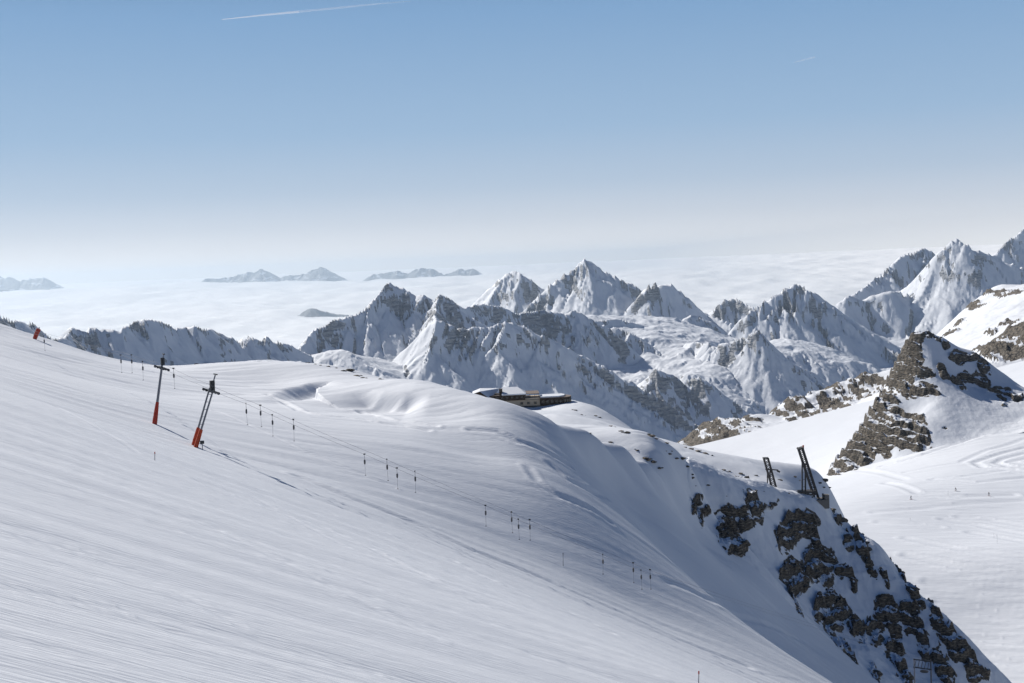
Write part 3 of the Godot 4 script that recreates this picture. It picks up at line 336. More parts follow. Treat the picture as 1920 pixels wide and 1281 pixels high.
# ---------------------------------------------------------------- meshes
## A sheet of ground: rays of columns from x/z = u0 to u1 and rows at the distances in rows; rock says where bare rock shows (above 0).
func sheet(called: String, u0: float, u1: float, columns: int, rows: PackedFloat32Array, height: Callable, rock: Callable, snow_m: Material, rock_m: Material, grain := Vector2(1, 0), gullies := 0.0) -> MeshInstance3D:
	var n := columns
	var m := rows.size()
	var v := PackedVector3Array()
	var strips := []
	strips.resize(m)
	var job := WorkerThreadPool.add_group_task(func(j: int) -> void:
		var d := rows[j]
		var strip := PackedVector3Array()
		strip.resize(n)
		for i in n:
			var x := d * lerpf(u0, u1, i / float(n - 1))
			strip[i] = Vector3(x, height.call(x, -d), -d)
		strips[j] = strip, m)
	WorkerThreadPool.wait_for_group_task_completion(job)
	if gullies > 0.0:
		var cut := []
		cut.resize(m)
		job = WorkerThreadPool.add_group_task(func(j: int) -> void:
			var here: PackedVector3Array = strips[j]
			var before: PackedVector3Array = strips[maxi(j - 1, 0)]
			var after: PackedVector3Array = strips[mini(j + 1, m - 1)]
			var strip := here.duplicate()
			for i in n:
				var a := here[mini(i + 1, n - 1)] - here[maxi(i - 1, 0)]
				var up := a.cross(after[i] - before[i])
				var p := here[i]
				strip[i].y += gullied(p.x, p.z, -up.x / up.y, -up.z / up.y, gullies)
			cut[j] = strip, m)
		WorkerThreadPool.wait_for_group_task_completion(job)
		strips = cut
	for j in m:
		v.append_array(strips[j])
	var nn := PackedVector3Array()
	var bare := PackedFloat32Array()
	var uv := PackedVector2Array()
	var edges := []
	edges.resize(m)
	job = WorkerThreadPool.add_group_task(func(j: int) -> void:
		var here: PackedVector3Array = strips[j]
		var before: PackedVector3Array = strips[maxi(j - 1, 0)]
		var after: PackedVector3Array = strips[mini(j + 1, m - 1)]
		var ups := PackedVector3Array()
		var out_of := PackedFloat32Array()
		for i in n:
			var a := here[mini(i + 1, n - 1)] - here[maxi(i - 1, 0)]
			var up := a.cross(after[i] - before[i]).normalized()
			if up.y < 0.0:
				up = -up
			ups.append(up)
			out_of.append(rock.call(here[i], up) if rock_m else -1.0)
		edges[j] = [ups, out_of], m)
	WorkerThreadPool.wait_for_group_task_completion(job)
	for j in m:
		nn.append_array(edges[j][0])
		bare.append_array(edges[j][1])
		for p: Vector3 in strips[j]:
			uv.append(Vector2(p.x * grain.x - p.z * grain.y, p.x * grain.y + p.z * grain.x))
	var snow_i := PackedInt32Array()
	var rock_i := PackedInt32Array()
	for j in m - 1:
		for i in n - 1:
			var a := j * n + i
			var c := a + n
			if bare[a] + bare[a + 1] + bare[c] > 0.0:
				rock_i.append_array([a, c, a + 1])
			else:
				snow_i.append_array([a, c, a + 1])
			if bare[a + 1] + bare[c] + bare[c + 1] > 0.0:
				rock_i.append_array([a + 1, c, c + 1])
			else:
				snow_i.append_array([a + 1, c, c + 1])
	var out := ArrayMesh.new()
	for pair in [[snow_i, snow_m], [rock_i, rock_m]]:
		var idx: PackedInt32Array = pair[0]
		if idx.is_empty():
			continue
		var map := PackedInt32Array()
		map.resize(n * m)
		map.fill(-1)
		var pv := PackedVector3Array()
		var pn := PackedVector3Array()
		var pu := PackedVector2Array()
		for q in idx.size():
			var k := idx[q]
			if map[k] < 0:
				map[k] = pv.size()
				pv.append(v[k])
				pn.append(nn[k])
				pu.append(uv[k])
			idx[q] = map[k]
		var arrays := []
		arrays.resize(Mesh.ARRAY_MAX)
		arrays[Mesh.ARRAY_VERTEX] = pv
		arrays[Mesh.ARRAY_NORMAL] = pn
		arrays[Mesh.ARRAY_TEX_UV] = pu
		arrays[Mesh.ARRAY_INDEX] = idx
		out.add_surface_from_arrays(Mesh.PRIMITIVE_TRIANGLES, arrays)
		out.surface_set_material(out.get_surface_count() - 1, pair[1])
	var o := MeshInstance3D.new()
	o.mesh = out
	o.name = numbered(called)
	add_child(o, true)
	print(o.name, " ", v.size(), " vertices, ", Time.get_ticks_msec() - started, " ms")
	return o


var pivots := PackedVector2Array()


## Gullies and ribs that water, avalanches and ice cut down a slope: waves across the line of fall, each finer set bent by the last.
func gullied(x: float, z: float, gx: float, gz: float, scale: float) -> float:
	var out := 0.0
	var wide := 170.0 * scale
	var much := 0.09
	for octave in 3:
		var g := sqrt(gx * gx + gz * gz)
		if g < 0.02:
			return out
		var steep := clampf((g - 0.22) * 1.7, 0.0, 1.0)
		var cx := -gz / g
		var cz := gx / g
		var px := x / wide
		var pz := z / wide
		var ix := floori(px)
		var iz := floori(pz)
		var c := 0.0
		var s := 0.0
		var total := 0.001
		for j in range(-1, 2):
			for i in range(-1, 2):
				var h := pivots[((iz + j) & 63) * 64 + ((ix + i) & 63)]
				var ox := px - ix - i - h.x
				var oz := pz - iz - j - h.y
				var w := 1.0 - (ox * ox + oz * oz) * 0.5
				if w > 0.0:
					w *= w
					var phase := (ox * cx + oz * cz) * TAU
					c += cos(phase) * w
					s += sin(phase) * w
					total += w
		c /= total
		s /= total
		var high := wide * much * steep
		out += high * (c - 0.35 * c * c)
		var k := -high / wide * TAU * s * (1.0 - 0.7 * c)
		gx += k * cx
		gz += k * cz
		wide *= 0.5
		much *= 0.68
	return out


func spaced(a: float, b: float, n: int, even := false) -> PackedFloat32Array:
	var r := PackedFloat32Array()
	for i in n:
		r.append(lerpf(a, b, i / (n - 1.0)) if even else a * pow(b / a, i / (n - 1.0)))
	return r


func numbered(called: String) -> String:
	var k: int = names.get(called, 0)
	names[called] = k + 1
	return called if k == 0 else "%s_%03d" % [called, k]


func tag(o: Node, label: String, category: String, group := "") -> Node:
	o.set_meta("label", label)
	o.set_meta("category", category)
	if group:
		o.set_meta("group", group)
	return o


func setting(o: Node, label := "") -> Node:
	o.set_meta("kind", "structure")
	if label:
		o.set_meta("label", label)
	return o


func thing(called: String, where: Vector3, label: String, category: String, group := "") -> Node3D:
	var o := Node3D.new()
	o.name = numbered(called)
	add_child(o, true)
	o.position = where
	tag(o, label, category, group)
	return o


func part(called: String, st: SurfaceTool, m: Material, parent: Node) -> MeshInstance3D:
	st.generate_normals()
	st.set_material(m)
	var o := MeshInstance3D.new()
	o.mesh = st.commit()
	o.name = called
	parent.add_child(o, true)
	return o


func tool() -> SurfaceTool:
	var st := SurfaceTool.new()
	st.begin(Mesh.PRIMITIVE_TRIANGLES)
	st.set_smooth_group(-1)
	return st


func quad(st: SurfaceTool, a: Vector3, b: Vector3, c: Vector3, d: Vector3) -> void:
	for p in [a, b, c, a, c, d]:
		st.add_vertex(p)


## A box with chamfered long edges, centred on its transform.
func box(st: SurfaceTool, t: Transform3D, size: Vector3, cut := 0.0) -> void:
	var h := size * 0.5
	var c := minf(cut, minf(h.x, h.z) * 0.45)
	var ring := [Vector2(-h.x + c, -h.z), Vector2(h.x - c, -h.z), Vector2(h.x, -h.z + c), Vector2(h.x, h.z - c), Vector2(h.x - c, h.z), Vector2(-h.x + c, h.z), Vector2(-h.x, h.z - c), Vector2(-h.x, -h.z + c)]
	if c <= 0.0:
		ring = [Vector2(-h.x, -h.z), Vector2(h.x, -h.z), Vector2(h.x, h.z), Vector2(-h.x, h.z)]
	prism(st, t * Transform3D(Basis(), Vector3(0, -h.y, 0)), ring, size.y)


## A straight prism: ring in x and z (seen from above, clockwise from -z), rising height along y.
func prism(st: SurfaceTool, t: Transform3D, ring: Array, height: float, top_scale := 1.0) -> void:
	var n := ring.size()
	for i in n:
		var a: Vector2 = ring[i]
		var b: Vector2 = ring[(i + 1) % n]
		var ta := a * top_scale
		var tb := b * top_scale
		quad(st, t * Vector3(a.x, 0, a.y), t * Vector3(b.x, 0, b.y), t * Vector3(tb.x, height, tb.y), t * Vector3(ta.x, height, ta.y))
	for i in range(1, n - 1):
		var p: Vector2 = ring[0]
		var q: Vector2 = ring[i]
		var r: Vector2 = ring[i + 1]
		for w in [p, q, r]:
			st.add_vertex(t * Vector3(w.x * top_scale, height, w.y * top_scale))
		for w in [p, r, q]:
			st.add_vertex(t * Vector3(w.x, 0, w.y))


## A round bar through points, with a radius at each.
func tube(st: SurfaceTool, pts: Array, radii: Array, sides := 8) -> void:
	var rings := []
	for i in pts.size():
		var p: Vector3 = pts[i]
		var a: Vector3 = pts[maxi(i - 1, 0)]
		var b: Vector3 = pts[mini(i + 1, pts.size() - 1)]
		var f := (b - a).normalized()
		var side := f.cross(Vector3.UP if absf(f.y) < 0.95 else Vector3.RIGHT).normalized()
		var up := side.cross(f)
		var ring := []
		for k in sides:
			var w := TAU * k / sides
			ring.append(p + (side * cos(w) + up * sin(w)) * radii[mini(i, radii.size() - 1)])
		rings.append(ring)
	for i in pts.size() - 1:
		for k in sides:
			var l := (k + 1) % sides
			quad(st, rings[i][k], rings[i][l], rings[i + 1][l], rings[i + 1][k])
	for k in range(1, sides - 1):
		for w in [rings[0][0], rings[0][k + 1], rings[0][k]]:
			st.add_vertex(w)
		var e: Array = rings[-1]
		for w in [e[0], e[k], e[k + 1]]:
			st.add_vertex(w)


func bar(a: Vector3, b: Vector3, r: float, r2 := -1.0, sides := 8) -> SurfaceTool:
	var st := tool()
	tube(st, [a, b], [r, r2 if r2 > 0.0 else r], sides)
	return st


func block(t: Transform3D, size: Vector3, cut := 0.0) -> SurfaceTool:
	var st := tool()
	box(st, t, size, cut)
	return st


func at(x: float, y: float, z: float) -> Transform3D:
	return Transform3D(Basis(), Vector3(x, y, z))


# ---------------------------------------------------------------- materials
func noise_image(freq: float, octaves: int, kind := FastNoiseLite.TYPE_SIMPLEX_SMOOTH, size := 512, ramp: Gradient = null, seed_ := 3) -> ImageTexture:
	var f := FastNoiseLite.new()
	f.noise_type = kind
	f.seed = seed_
	f.frequency = freq
	f.fractal_octaves = octaves
	f.fractal_type = FastNoiseLite.FRACTAL_FBM
	var im := f.get_seamless_image(size, size)
	if ramp:
		var c := Image.create(size, size, false, Image.FORMAT_RGB8)
		for y in size:
			for x in size:
				c.set_pixel(x, y, ramp.sample(im.get_pixel(x, y).r))
		im = c
	return ImageTexture.create_from_image(im)


func plain(called: String, c: Color, rough := 0.7, metal := 0.0) -> StandardMaterial3D:
	var m := StandardMaterial3D.new()
	m.resource_name = called
	m.albedo_color = c
	m.roughness = rough
	m.metallic = metal
	mats[called] = m
	return m


func snow(called: String, bump: Texture2D, depth_cm: float, scale: Vector3, triplanar := false) -> StandardMaterial3D:
	var m := plain(called, Color(0.79, 0.805, 0.83), 0.75)
	m.metallic_specular = 0.3
	m.heightmap_enabled = true
	m.heightmap_texture = bump
	m.heightmap_scale = depth_cm
	m.uv1_scale = scale
	m.uv1_triplanar = triplanar
	m.uv1_world_triplanar = triplanar
	return m


func rock_material(called: String, tex: Texture2D, bump: Texture2D, depth_cm: float, scale: float) -> StandardMaterial3D:
	var m := plain(called, Color(1, 1, 1), 0.9)
	m.albedo_texture = tex
	m.heightmap_enabled = true
	m.heightmap_texture = bump
	m.heightmap_scale = depth_cm
	m.uv1_triplanar = true
	m.uv1_world_triplanar = true
	m.uv1_scale = Vector3(0.6, 2.0, 0.6) * scale
	return m


func gradient(stops: Array) -> Gradient:
	var g := Gradient.new()
	g.offsets = PackedFloat32Array(stops.map(func(s): return s[0]))
	g.colors = PackedColorArray(stops.map(func(s): return s[1]))
	return g


func make_materials() -> void:
	var soft := noise_image(0.012, 5)
	var grain := noise_image(0.02, 5, FastNoiseLite.TYPE_SIMPLEX_SMOOTH, 1024, null, 11)
	snow("piste_snow", grain, 3.8, Vector3(1.0 / 50.0, 1.0 / 8.0, 1.0))
	snow("drift_snow", soft, 25.0, Vector3.ONE / 30.0, true)
	snow("basin_snow", soft, 25.0, Vector3(1.0 / 160.0, 1.0 / 40.0, 1.0))
	snow("range_snow", soft, 450.0, Vector3.ONE / 400.0, true)
	var shades := gradient([[0.0, Color(0.10, 0.10, 0.10)], [0.38, Color(0.19, 0.185, 0.18)], [0.52, Color(0.33, 0.305, 0.27)], [0.62, Color(0.42, 0.37, 0.3)], [0.75, Color(0.47, 0.45, 0.42)], [1.0, Color(0.6, 0.58, 0.55)]])
	var stone := noise_image(0.018, 6, FastNoiseLite.TYPE_SIMPLEX_SMOOTH, 512, shades, 5)
	var crag := noise_image(0.02, 6, FastNoiseLite.TYPE_SIMPLEX, 512, null, 8)
	rock_material("cliff_rock", stone, crag, 90.0, 1.0 / 9.0)
	rock_material("knoll_rock", stone, crag, 160.0, 1.0 / 18.0)
	var greys := gradient([[0.0, Color(0.42, 0.43, 0.45)], [0.5, Color(0.53, 0.54, 0.555)], [1.0, Color(0.7, 0.7, 0.71)]])
	rock_material("range_rock", noise_image(0.02, 5, FastNoiseLite.TYPE_SIMPLEX_SMOOTH, 512, greys, 6), crag, 1500.0, 1.0 / 260.0)
	plain("galvanised_steel", Color(0.42, 0.43, 0.46), 0.5, 0.6)
	plain("dark_steel", Color(0.16, 0.165, 0.18), 0.55, 0.4)
	plain("rope_steel", Color(0.42, 0.42, 0.45), 0.6, 0.2)
	plain("orange_pad", Color(0.64, 0.22, 0.07), 0.75)
	plain("red_pad", Color(0.62, 0.17, 0.09), 0.75)
	plain("black_plastic", Color(0.27, 0.27, 0.285), 0.6)


# ---------------------------------------------------------------- the place
func clear_sky() -> PanoramaSkyMaterial:
	# the clear high-altitude sky: pale at the horizon, deep blue overhead, the same all round
	var stops := [[0.0, Vector3(0.693, 0.697, 0.705)], [1.0, Vector3(0.591, 0.606, 0.634)], [2.0, Vector3(0.472, 0.516, 0.579)], [3.5, Vector3(0.354, 0.437, 0.543)], [6.0, Vector3(0.256, 0.374, 0.524)], [11.0, Vector3(0.169, 0.295, 0.476)], [15.0, Vector3(0.094, 0.193, 0.346)], [22.0, Vector3(0.035, 0.087, 0.201)], [40.0, Vector3(0.013, 0.038, 0.118)], [90.0, Vector3(0.008, 0.028, 0.091)]]
	var rows := 1024
	var im := Image.create(16, rows, false, Image.FORMAT_RGBF)
	for y in rows:
		var up := 90.0 - 180.0 * (y + 0.5) / rows
		var c: Vector3 = stops[0][1]
		for k in stops.size() - 1:
			if up >= stops[k][0]:
				var t: float = clampf((up - stops[k][0]) / (stops[k + 1][0] - stops[k][0]), 0.0, 1.0)
				c = (stops[k][1] as Vector3).lerp(stops[k + 1][1], t)
		for x in 16:
			im.set_pixel(x, y, Color(c.x, c.y, c.z))
	var m := PanoramaSkyMaterial.new()
	m.panorama = ImageTexture.create_from_image(im)
	return m


func crests(list: Array, floor_pts: Array[Vector3], lo: Vector2, hi: Vector2, cell: float, scale: float, soft: float) -> Crests:
	var c := Crests.new()
	c.noise = noise
	c.ridged = noise_ridged
	c.scale = scale
	c.floor_field = Field.new().fit(floor_pts, soft, lo, hi, 40.0 * scale)
	c.add(list)
	c.index(lo, hi, cell)
	return c


func bare_on_steep(steep: float, scale: float) -> Callable:
	var n := noise
	var f := noise_ridged
	return func(p: Vector3, up: Vector3) -> float:
		var slope := sqrt(1.0 - up.y * up.y) / maxf(up.y, 0.05)
		return slope - steep - 0.7 * n.get_noise_2d(p.x * 0.3 / scale, p.z * 0.3 / scale + p.y * 0.3) - 0.3 * n.get_noise_2d(p.x * 1.5 / scale, p.y * 1.5 / scale) - 0.25 * f.get_noise_2d(p.x * 2.0 / scale, p.y * 2.0 / scale)


func build_ranges() -> void:
	# sea of cloud, far below
	var swell := noise
	var white := plain("cloud_white", Color(0.9, 0.905, 0.91), 1.0)
	white.metallic_specular = 0.0
	var deck := sheet("cloud_sea", -0.55, 0.55, 300, spaced(8000.0, 220000.0, 230), func(x: float, z: float) -> float:
		var far := clampf(-z / 20000.0, 0.4, 3.0)
		var rise := 620.0 * smoothstep(12000.0, 45000.0, -z)
		return -900.0 + rise + 80.0 * far * swell.get_noise_2d(x * 0.004, z * 0.003) + 90.0 * swell.get_noise_2d(x * 0.014 + 40.0, z * 0.011) + 45.0 * swell.get_noise_2d(x * 0.045, z * 0.035) + 14.0 * swell.get_noise_2d(x * 0.13, z * 0.1), never_bare, white, null)
	setting(deck, "white sea of cloud filling the low country to the horizon")
	# far blue ranges standing out of the cloud
	for r in DISTANT_CRESTS:
		var c := Crests.new()
		c.noise = noise
		c.ridged = noise_ridged
		c.scale = 5.5
		var flat: Array[Vector3] = [Vector3(-26000, -800, -36000), Vector3(6000, -800, -36000), Vector3(0, -800, -56000)]
		c.floor_field = Field.new().fit(flat, 50.0, Vector2(-26000, -56000), Vector2(6000, -36000), 4000.0)
		c.add([r])
		var lo := Vector2(1e9, 0)
		var hi := Vector2(-1e9, 0)
		for i in range(5, r.size()):
			lo.x = minf(lo.x, r[i].x / -r[i].z)
			hi.x = maxf(hi.x, r[i].x / -r[i].z)
		c.index(Vector2(-26000, -50000), Vector2(6000, -42000), 4000.0)
		var o := sheet("distant_mountains", lo.x - 0.006, hi.x + 0.006, 150, spaced(45200.0, 47000.0, 60, true), c.at, bare_on_steep(0.35, 5.5), mats.range_snow, mats.range_rock, Vector2(1, 0), 3.0)
		setting(o, "faint blue far mountains rising out of the cloud sea")
	var isle: Array = [0.6, 0.6, 3000.0, 60.0, 300.0]
	isle.append_array(ISLAND_CREST)
	var ic := Crests.new()
	ic.noise = noise
	ic.ridged = noise_ridged
	ic.scale = 3.4
	var sunk: Array[Vector3] = [Vector3(-5500, -1050, -20000), Vector3(0, -1050, -20000), Vector3(-3000, -1050, -25500)]
	ic.floor_field = Field.new().fit(sunk, 50.0, Vector2(-5500, -25500), Vector2(0, -20000), 2000.0)
	ic.add([isle])
	ic.index(Vector2(-5500, -25500), Vector2(0, -20000), 2500.0)
	setting(sheet("mountain_top", -0.18, -0.10, 110, spaced(21600.0, 23500.0, 60, true), ic.at, bare_on_steep(0.3, 4.0), mats.range_snow, mats.range_rock), "small blue mountain top poking through the cloud")
	var high := crests(HIGH_CRESTS, HIGH_POINTS, Vector2(-900, -10400), Vector2(5200, -4400), 120.0, 2.0, 150.0)
	setting(sheet("mountain_range", -0.06, 0.44, 680, spaced(5200.0, 9900.0, 235, true), high.at, bare_on_steep(1.28, 2.0), mats.range_snow, mats.range_rock, Vector2(1, 0), 1.6), "high snow peaks with a pointed summit behind the bowl")
	var bowl := crests(BOWL_CRESTS, BOWL_POINTS, Vector2(-800, -5600), Vector2(1800, -2900), 60.0, 1.0, 90.0)
	setting(sheet("mountain_range", -0.18, 0.29, 720, spaced(3280.0, 5400.0, 275, true), bowl.at, bare_on_steep(1.28, 1.0), mats.range_snow, mats.range_rock, Vector2(1, 0), 0.72), "jagged range with fluted sunlit ribs above the restaurant")
	var lefts := crests(LEFT_CRESTS, LEFT_POINTS, Vector2(-2000, -4400), Vector2(-300, -2200), 60.0, 1.0, 90.0)
	setting(sheet("mountain_range", -0.46, -0.12, 400, spaced(2350.0, 4100.0, 220, true), lefts.at, bare_on_steep(1.28, 1.0), mats.range_snow, mats.range_rock, Vector2(1, 0), 0.7), "shaded slab mountains behind the left brow")


func never_bare(_p: Vector3, _up: Vector3) -> float:
	return -1.0

# wind-cut banks: [drop, width of the cut, run-out, points from left to right]
const BANKS := [[2.8, 5, 12, Vector2(-49.1, -236.5), Vector2(-49.3, -253.0), Vector2(-48.2, -268.0), Vector2(-44.7, -278.0), Vector2(-39.0, -279.0), Vector2(-31.9, -261.0)],
	[2.6, 4.5, 9, Vector2(-29.8, -259.5), Vector2(-25.3, -252.5), Vector2(-20.8, -249.0), Vector2(-16.1, -249.0)]]
var cliff_strips: Dictionary
var knoll_strips: Dictionary
var shoulder_strips: Dictionary
var slope_field: Field
var basin_field: Field
var knoll_field: Field
var shoulder_field: Field
var slope_tracks: Tracks
var basin_tracks: Tracks
const SHOULDER_OUTCROPS: Array[Vector4] = [Vector4(321.9, -175.9, 15.0, 8.4), Vector4(359.7, -170.4, 18.3, 8.6), Vector4(393.8, -163.8, 18.5, 8.6), Vector4(421.4, -156.4, 13.6, 7.4), Vector4(220.6, -173.2, 14.1, 3.3), Vector4(254.2, -179.3, 11.7, 2.9), Vector4(301.5, -182.4, 12.4, 3.7), Vector4(197.3, -176.0, 14.7, 5.3), Vector4(180.3, -183.0, 13.6, 5.2), Vector4(170.4, -188.7, 9.5, 3.2), Vector4(198.7, -177.6, 5.1, 7.1), Vector4(591.4, -118.4, 8.6, 5.8), Vector4(634.6, -109.5, 10.5, 5.3), Vector4(705.9, -94.2, 11.3, 5.7), Vector4(737.4, -75.7, 11.4, 4.9), Vector4(722.7, -72.3, 18.4, 6.1), Vector4(552.8, -102.9, 8.6, 3.1), Vector4(585.1, -94.4, 12.5, 3.1), Vector4(424.8, -92.5, 14.0, 4.2), Vector4(438.9, -86.0, 11.7, 6.5), Vector4(417.6, -95.9, 5.6, 3.7), Vector4(429.4, -94.7, 9.2, 4.1), Vector4(434.9, -95.7, 4.5, 4.5), Vector4(456.8, -77.9, 9.4, 9.4), Vector4(477.4, -70.0, 14.3, 9.5), Vector4(288.2, -146.1, 3.2, 1.4), Vector4(306.6, -135.5, 2.7, 1.4), Vector4(219.5, -126.5, 2.6, 0.7), Vector4(313.2, -132.5, 4.5, 2.7)]


class Tracks:
	var s := PackedFloat32Array()
	var cells := {}
	const CELL := 6.0

	func fill(list: Array) -> Tracks:
		for r in list:
			for i in range(2, r.size() - 1):
				var a: Vector2 = r[i]
				var b: Vector2 = r[i + 1]
				var o := s.size()
				s.append_array([a.x, a.y, b.x - a.x, b.y - a.y, r[0], r[1]])
				var lo := a.min(b) - Vector2.ONE * 4.0
				var hi := a.max(b) + Vector2.ONE * 4.0
				for x in range(floori(lo.x / CELL), floori(hi.x / CELL) + 1):
					for y in range(floori(lo.y / CELL), floori(hi.y / CELL) + 1):
						var key := Vector2i(x, y)
						if not cells.has(key):
							cells[key] = PackedInt32Array()
						cells[key].append(o)
		return self

	## how deep the nearest track is pressed in here, with a small lip thrown up beside it
	func at(x: float, z: float) -> float:
		var list: Variant = cells.get(Vector2i(floori(x / CELL), floori(z / CELL)))
		if list == null:
			return 0.0
		var out := 0.0
		for o: int in list:
			var dx := x - s[o]
			var dz := z - s[o + 1]
			var ex := s[o + 2]
			var ez := s[o + 3]
			var t := clampf((dx * ex + dz * ez) / maxf(ex * ex + ez * ez, 0.01), 0.0, 1.0)
			dx -= t * ex
			dz -= t * ez
			var d := sqrt(dx * dx + dz * dz) / s[o + 4]
			if d < 2.2:
				var y := -1.0 + d * d if d < 1.0 else 0.35 * sin((d - 1.0) / 1.2 * PI)
				out = minf(out, y * s[o + 5]) if y < 0.0 else (out if out < 0.0 else maxf(out, y * s[o + 5]))
		return out


func banks_at(x: float, z: float) -> float:
	var out := 0.0
	if z > -190.0 or z < -300.0:
		return out
	for r in BANKS:
		var best := 1e9
		var side := 0.0
		var along := 0.0
		var n: int = r.size()
		for i in range(3, n - 1):
			var a: Vector2 = r[i]
			var e: Vector2 = r[i + 1] - a
			var dx := x - a.x
			var dz := z - a.y
			var t := clampf((dx * e.x + dz * e.y) / e.length_squared(), 0.0, 1.0)
			var qx := dx - t * e.x
			var qz := dz - t * e.y
			var d := sqrt(qx * qx + qz * qz)
			if d < best:
				best = d
				side = e.x * dz - e.y * dx
				along = (i - 3 + t) / (n - 4.0)
		if side > 0.0 and best < 60.0:
			var w: float = r[1]
			var fade := smoothstep(0.0, 0.45, along) * (1.0 - smoothstep(0.55, 1.0, along))
			out -= r[0] * fade * smoothstep(0.0, w, best) * exp(-maxf(best - w, 0.0) / r[2])
	return out


func slope_height(x: float, z: float) -> float:
	var a := 0.92 * x - 0.38 * z
	var b := 0.38 * x + 0.92 * z
	var y := slope_field.at(x, z) + slope_tracks.at(x, z) + banks_at(x, z)
	var far := clampf((-z - 215.0) / 40.0, 0.0, 1.0)
	y += 0.3 * far * noise.get_noise_2d(x * 1.6, z * 1.6) + 0.16 * far * noise.get_noise_2d(a * 1.5, b * 7.0)
	y += 0.16 * noise.get_noise_2d(a * 0.9 + 300.0, b * 7.0) + 0.03 * noise.get_noise_2d(a * 1.6, b * 20.0) + 0.012 * noise.get_noise_2d(a * 4.0, b * 45.0)
	y -= 0.07 * smoothstep(0.15, 0.5, noise.get_noise_2d(a * 1.1 + 70.0, b * 13.0)) + 0.2 * far * smoothstep(0.2, 0.5, noise.get_noise_2d(a * 1.4 - 90.0, b * 5.0))
	return y


## outcrops sorted into strips of x, so that a point looks only at those near it
func in_strips(list: Array[Vector4], wide: float) -> Dictionary:
	var out := {0.5: wide}
	for o in list:
		for k in range(floori((o.x - o.z * 1.5) / wide) - 1, floori((o.x + o.z * 1.5) / wide) + 2):
			if not out.has(k):
				out[k] = PackedVector4Array()
			out[k].append(o)
	return out


## how far a point of a face lies inside the outcrops (1 in the middle of one, below 0 outside)
func inside(strips: Dictionary, x: float, y: float, grow: float) -> float:
	var best := -9.0
	var wide: float = strips[0.5]
	var list: Variant = strips.get(floori(x / wide))
	if list == null:
		return best
	for o: Vector4 in list:
		var dx := (x - o.x) / (o.z * grow)
		var dy := (y - o.y) / (o.w * grow)
		best = maxf(best, 1.0 - dx * dx - dy * dy)
	return best


func stepped(y: float, step: float, sharp: float) -> float:
	var f := y / step
	var k := floorf(f)
	return (k + smoothstep(0.5 - sharp, 0.5 + sharp, f - k)) * step


func cliff_height(x: float, z: float) -> float:
	var u := x / -z
	var edge := minf(minf((u - 0.128) / 0.008, (0.42 - u) / 0.006), minf((-z - 286.0) / 5.0, (353.0 + z) / 4.0))
	var y := slope_field.at(x, z)
	var warp := 1.6 * noise.get_noise_2d(x * 3.0, z * 3.0) + 0.8 * noise_fine.get_noise_2d(x * 0.9, z * 0.9)
	var m := clampf(inside(cliff_strips, x + warp, y + 0.6 * warp, 1.28) * 2.5 + 1.2 * noise_fine.get_noise_2d(x * 0.5, z * 0.5), 0.0, 1.0)
	var crag := y + 0.22 * x + warp
	var s := stepped(crag, 2.7, 0.13) - 0.22 * x - warp
	var s2 := stepped(s + 0.15 * x + 9.0 + warp * 0.7, 0.8, 0.2) - 0.15 * x - 9.0 - warp * 0.7
	y = lerpf(y, s2 + 0.9 * absf(noise_fine.get_noise_2d(x * 1.5, z * 1.5)) + 0.4, m)
	y += 0.5 * noise.get_noise_2d(x * 4.0, z * 4.0) + 0.25 * noise_fine.get_noise_2d(x, z)
	return y + lerpf(-1.8, 0.35, clampf(edge, 0.0, 1.0))


func knoll_height(x: float, z: float) -> float:
	var y := knoll_field.at(x, z)
	var warp := 4.0 * noise.get_noise_2d(x * 1.4, z * 1.4) + 1.2 * noise_fine.get_noise_2d(x * 0.5, z * 0.5)
	var m := clampf(inside(knoll_strips, x + warp, y + warp, 1.15) * 2.5 + 1.0 * noise_fine.get_noise_2d(x * 0.3, z * 0.3), 0.0, 1.0)
	var s := stepped(y + 0.3 * x + warp, 5.5, 0.24) - 0.3 * x - warp
	y = lerpf(y, s + 1.6 * absf(noise_fine.get_noise_2d(x * 0.3, z * 0.3)) + 1.2 * noise_ridged.get_noise_2d(x * 2.0, z * 2.0), m)
	return y + 0.6 * noise.get_noise_2d(x * 2.0, z * 2.0)


func shoulder_height(x: float, z: float) -> float:
	var y := shoulder_field.at(x, z) - 0.6 * maxf(z + 960.0, 0.0)
	var warp := 5.0 * noise.get_noise_2d(x * 0.7, z * 0.7)
	var m := clampf(inside(shoulder_strips, x + warp, y + warp, 1.2) * 2.0 + 0.6 * noise.get_noise_2d(x * 2.0, z * 2.0), 0.0, 1.0)
	y += m * (6.0 * noise_ridged.get_noise_2d(x * 1.2, z * 1.2) + 2.5 * noise_fine.get_noise_2d(x * 0.2, z * 0.2))
	return y + 3.0 * noise.get_noise_2d(x * 0.5, z * 0.5) + 0.8 * noise_fine.get_noise_2d(x * 0.15, z * 0.15)


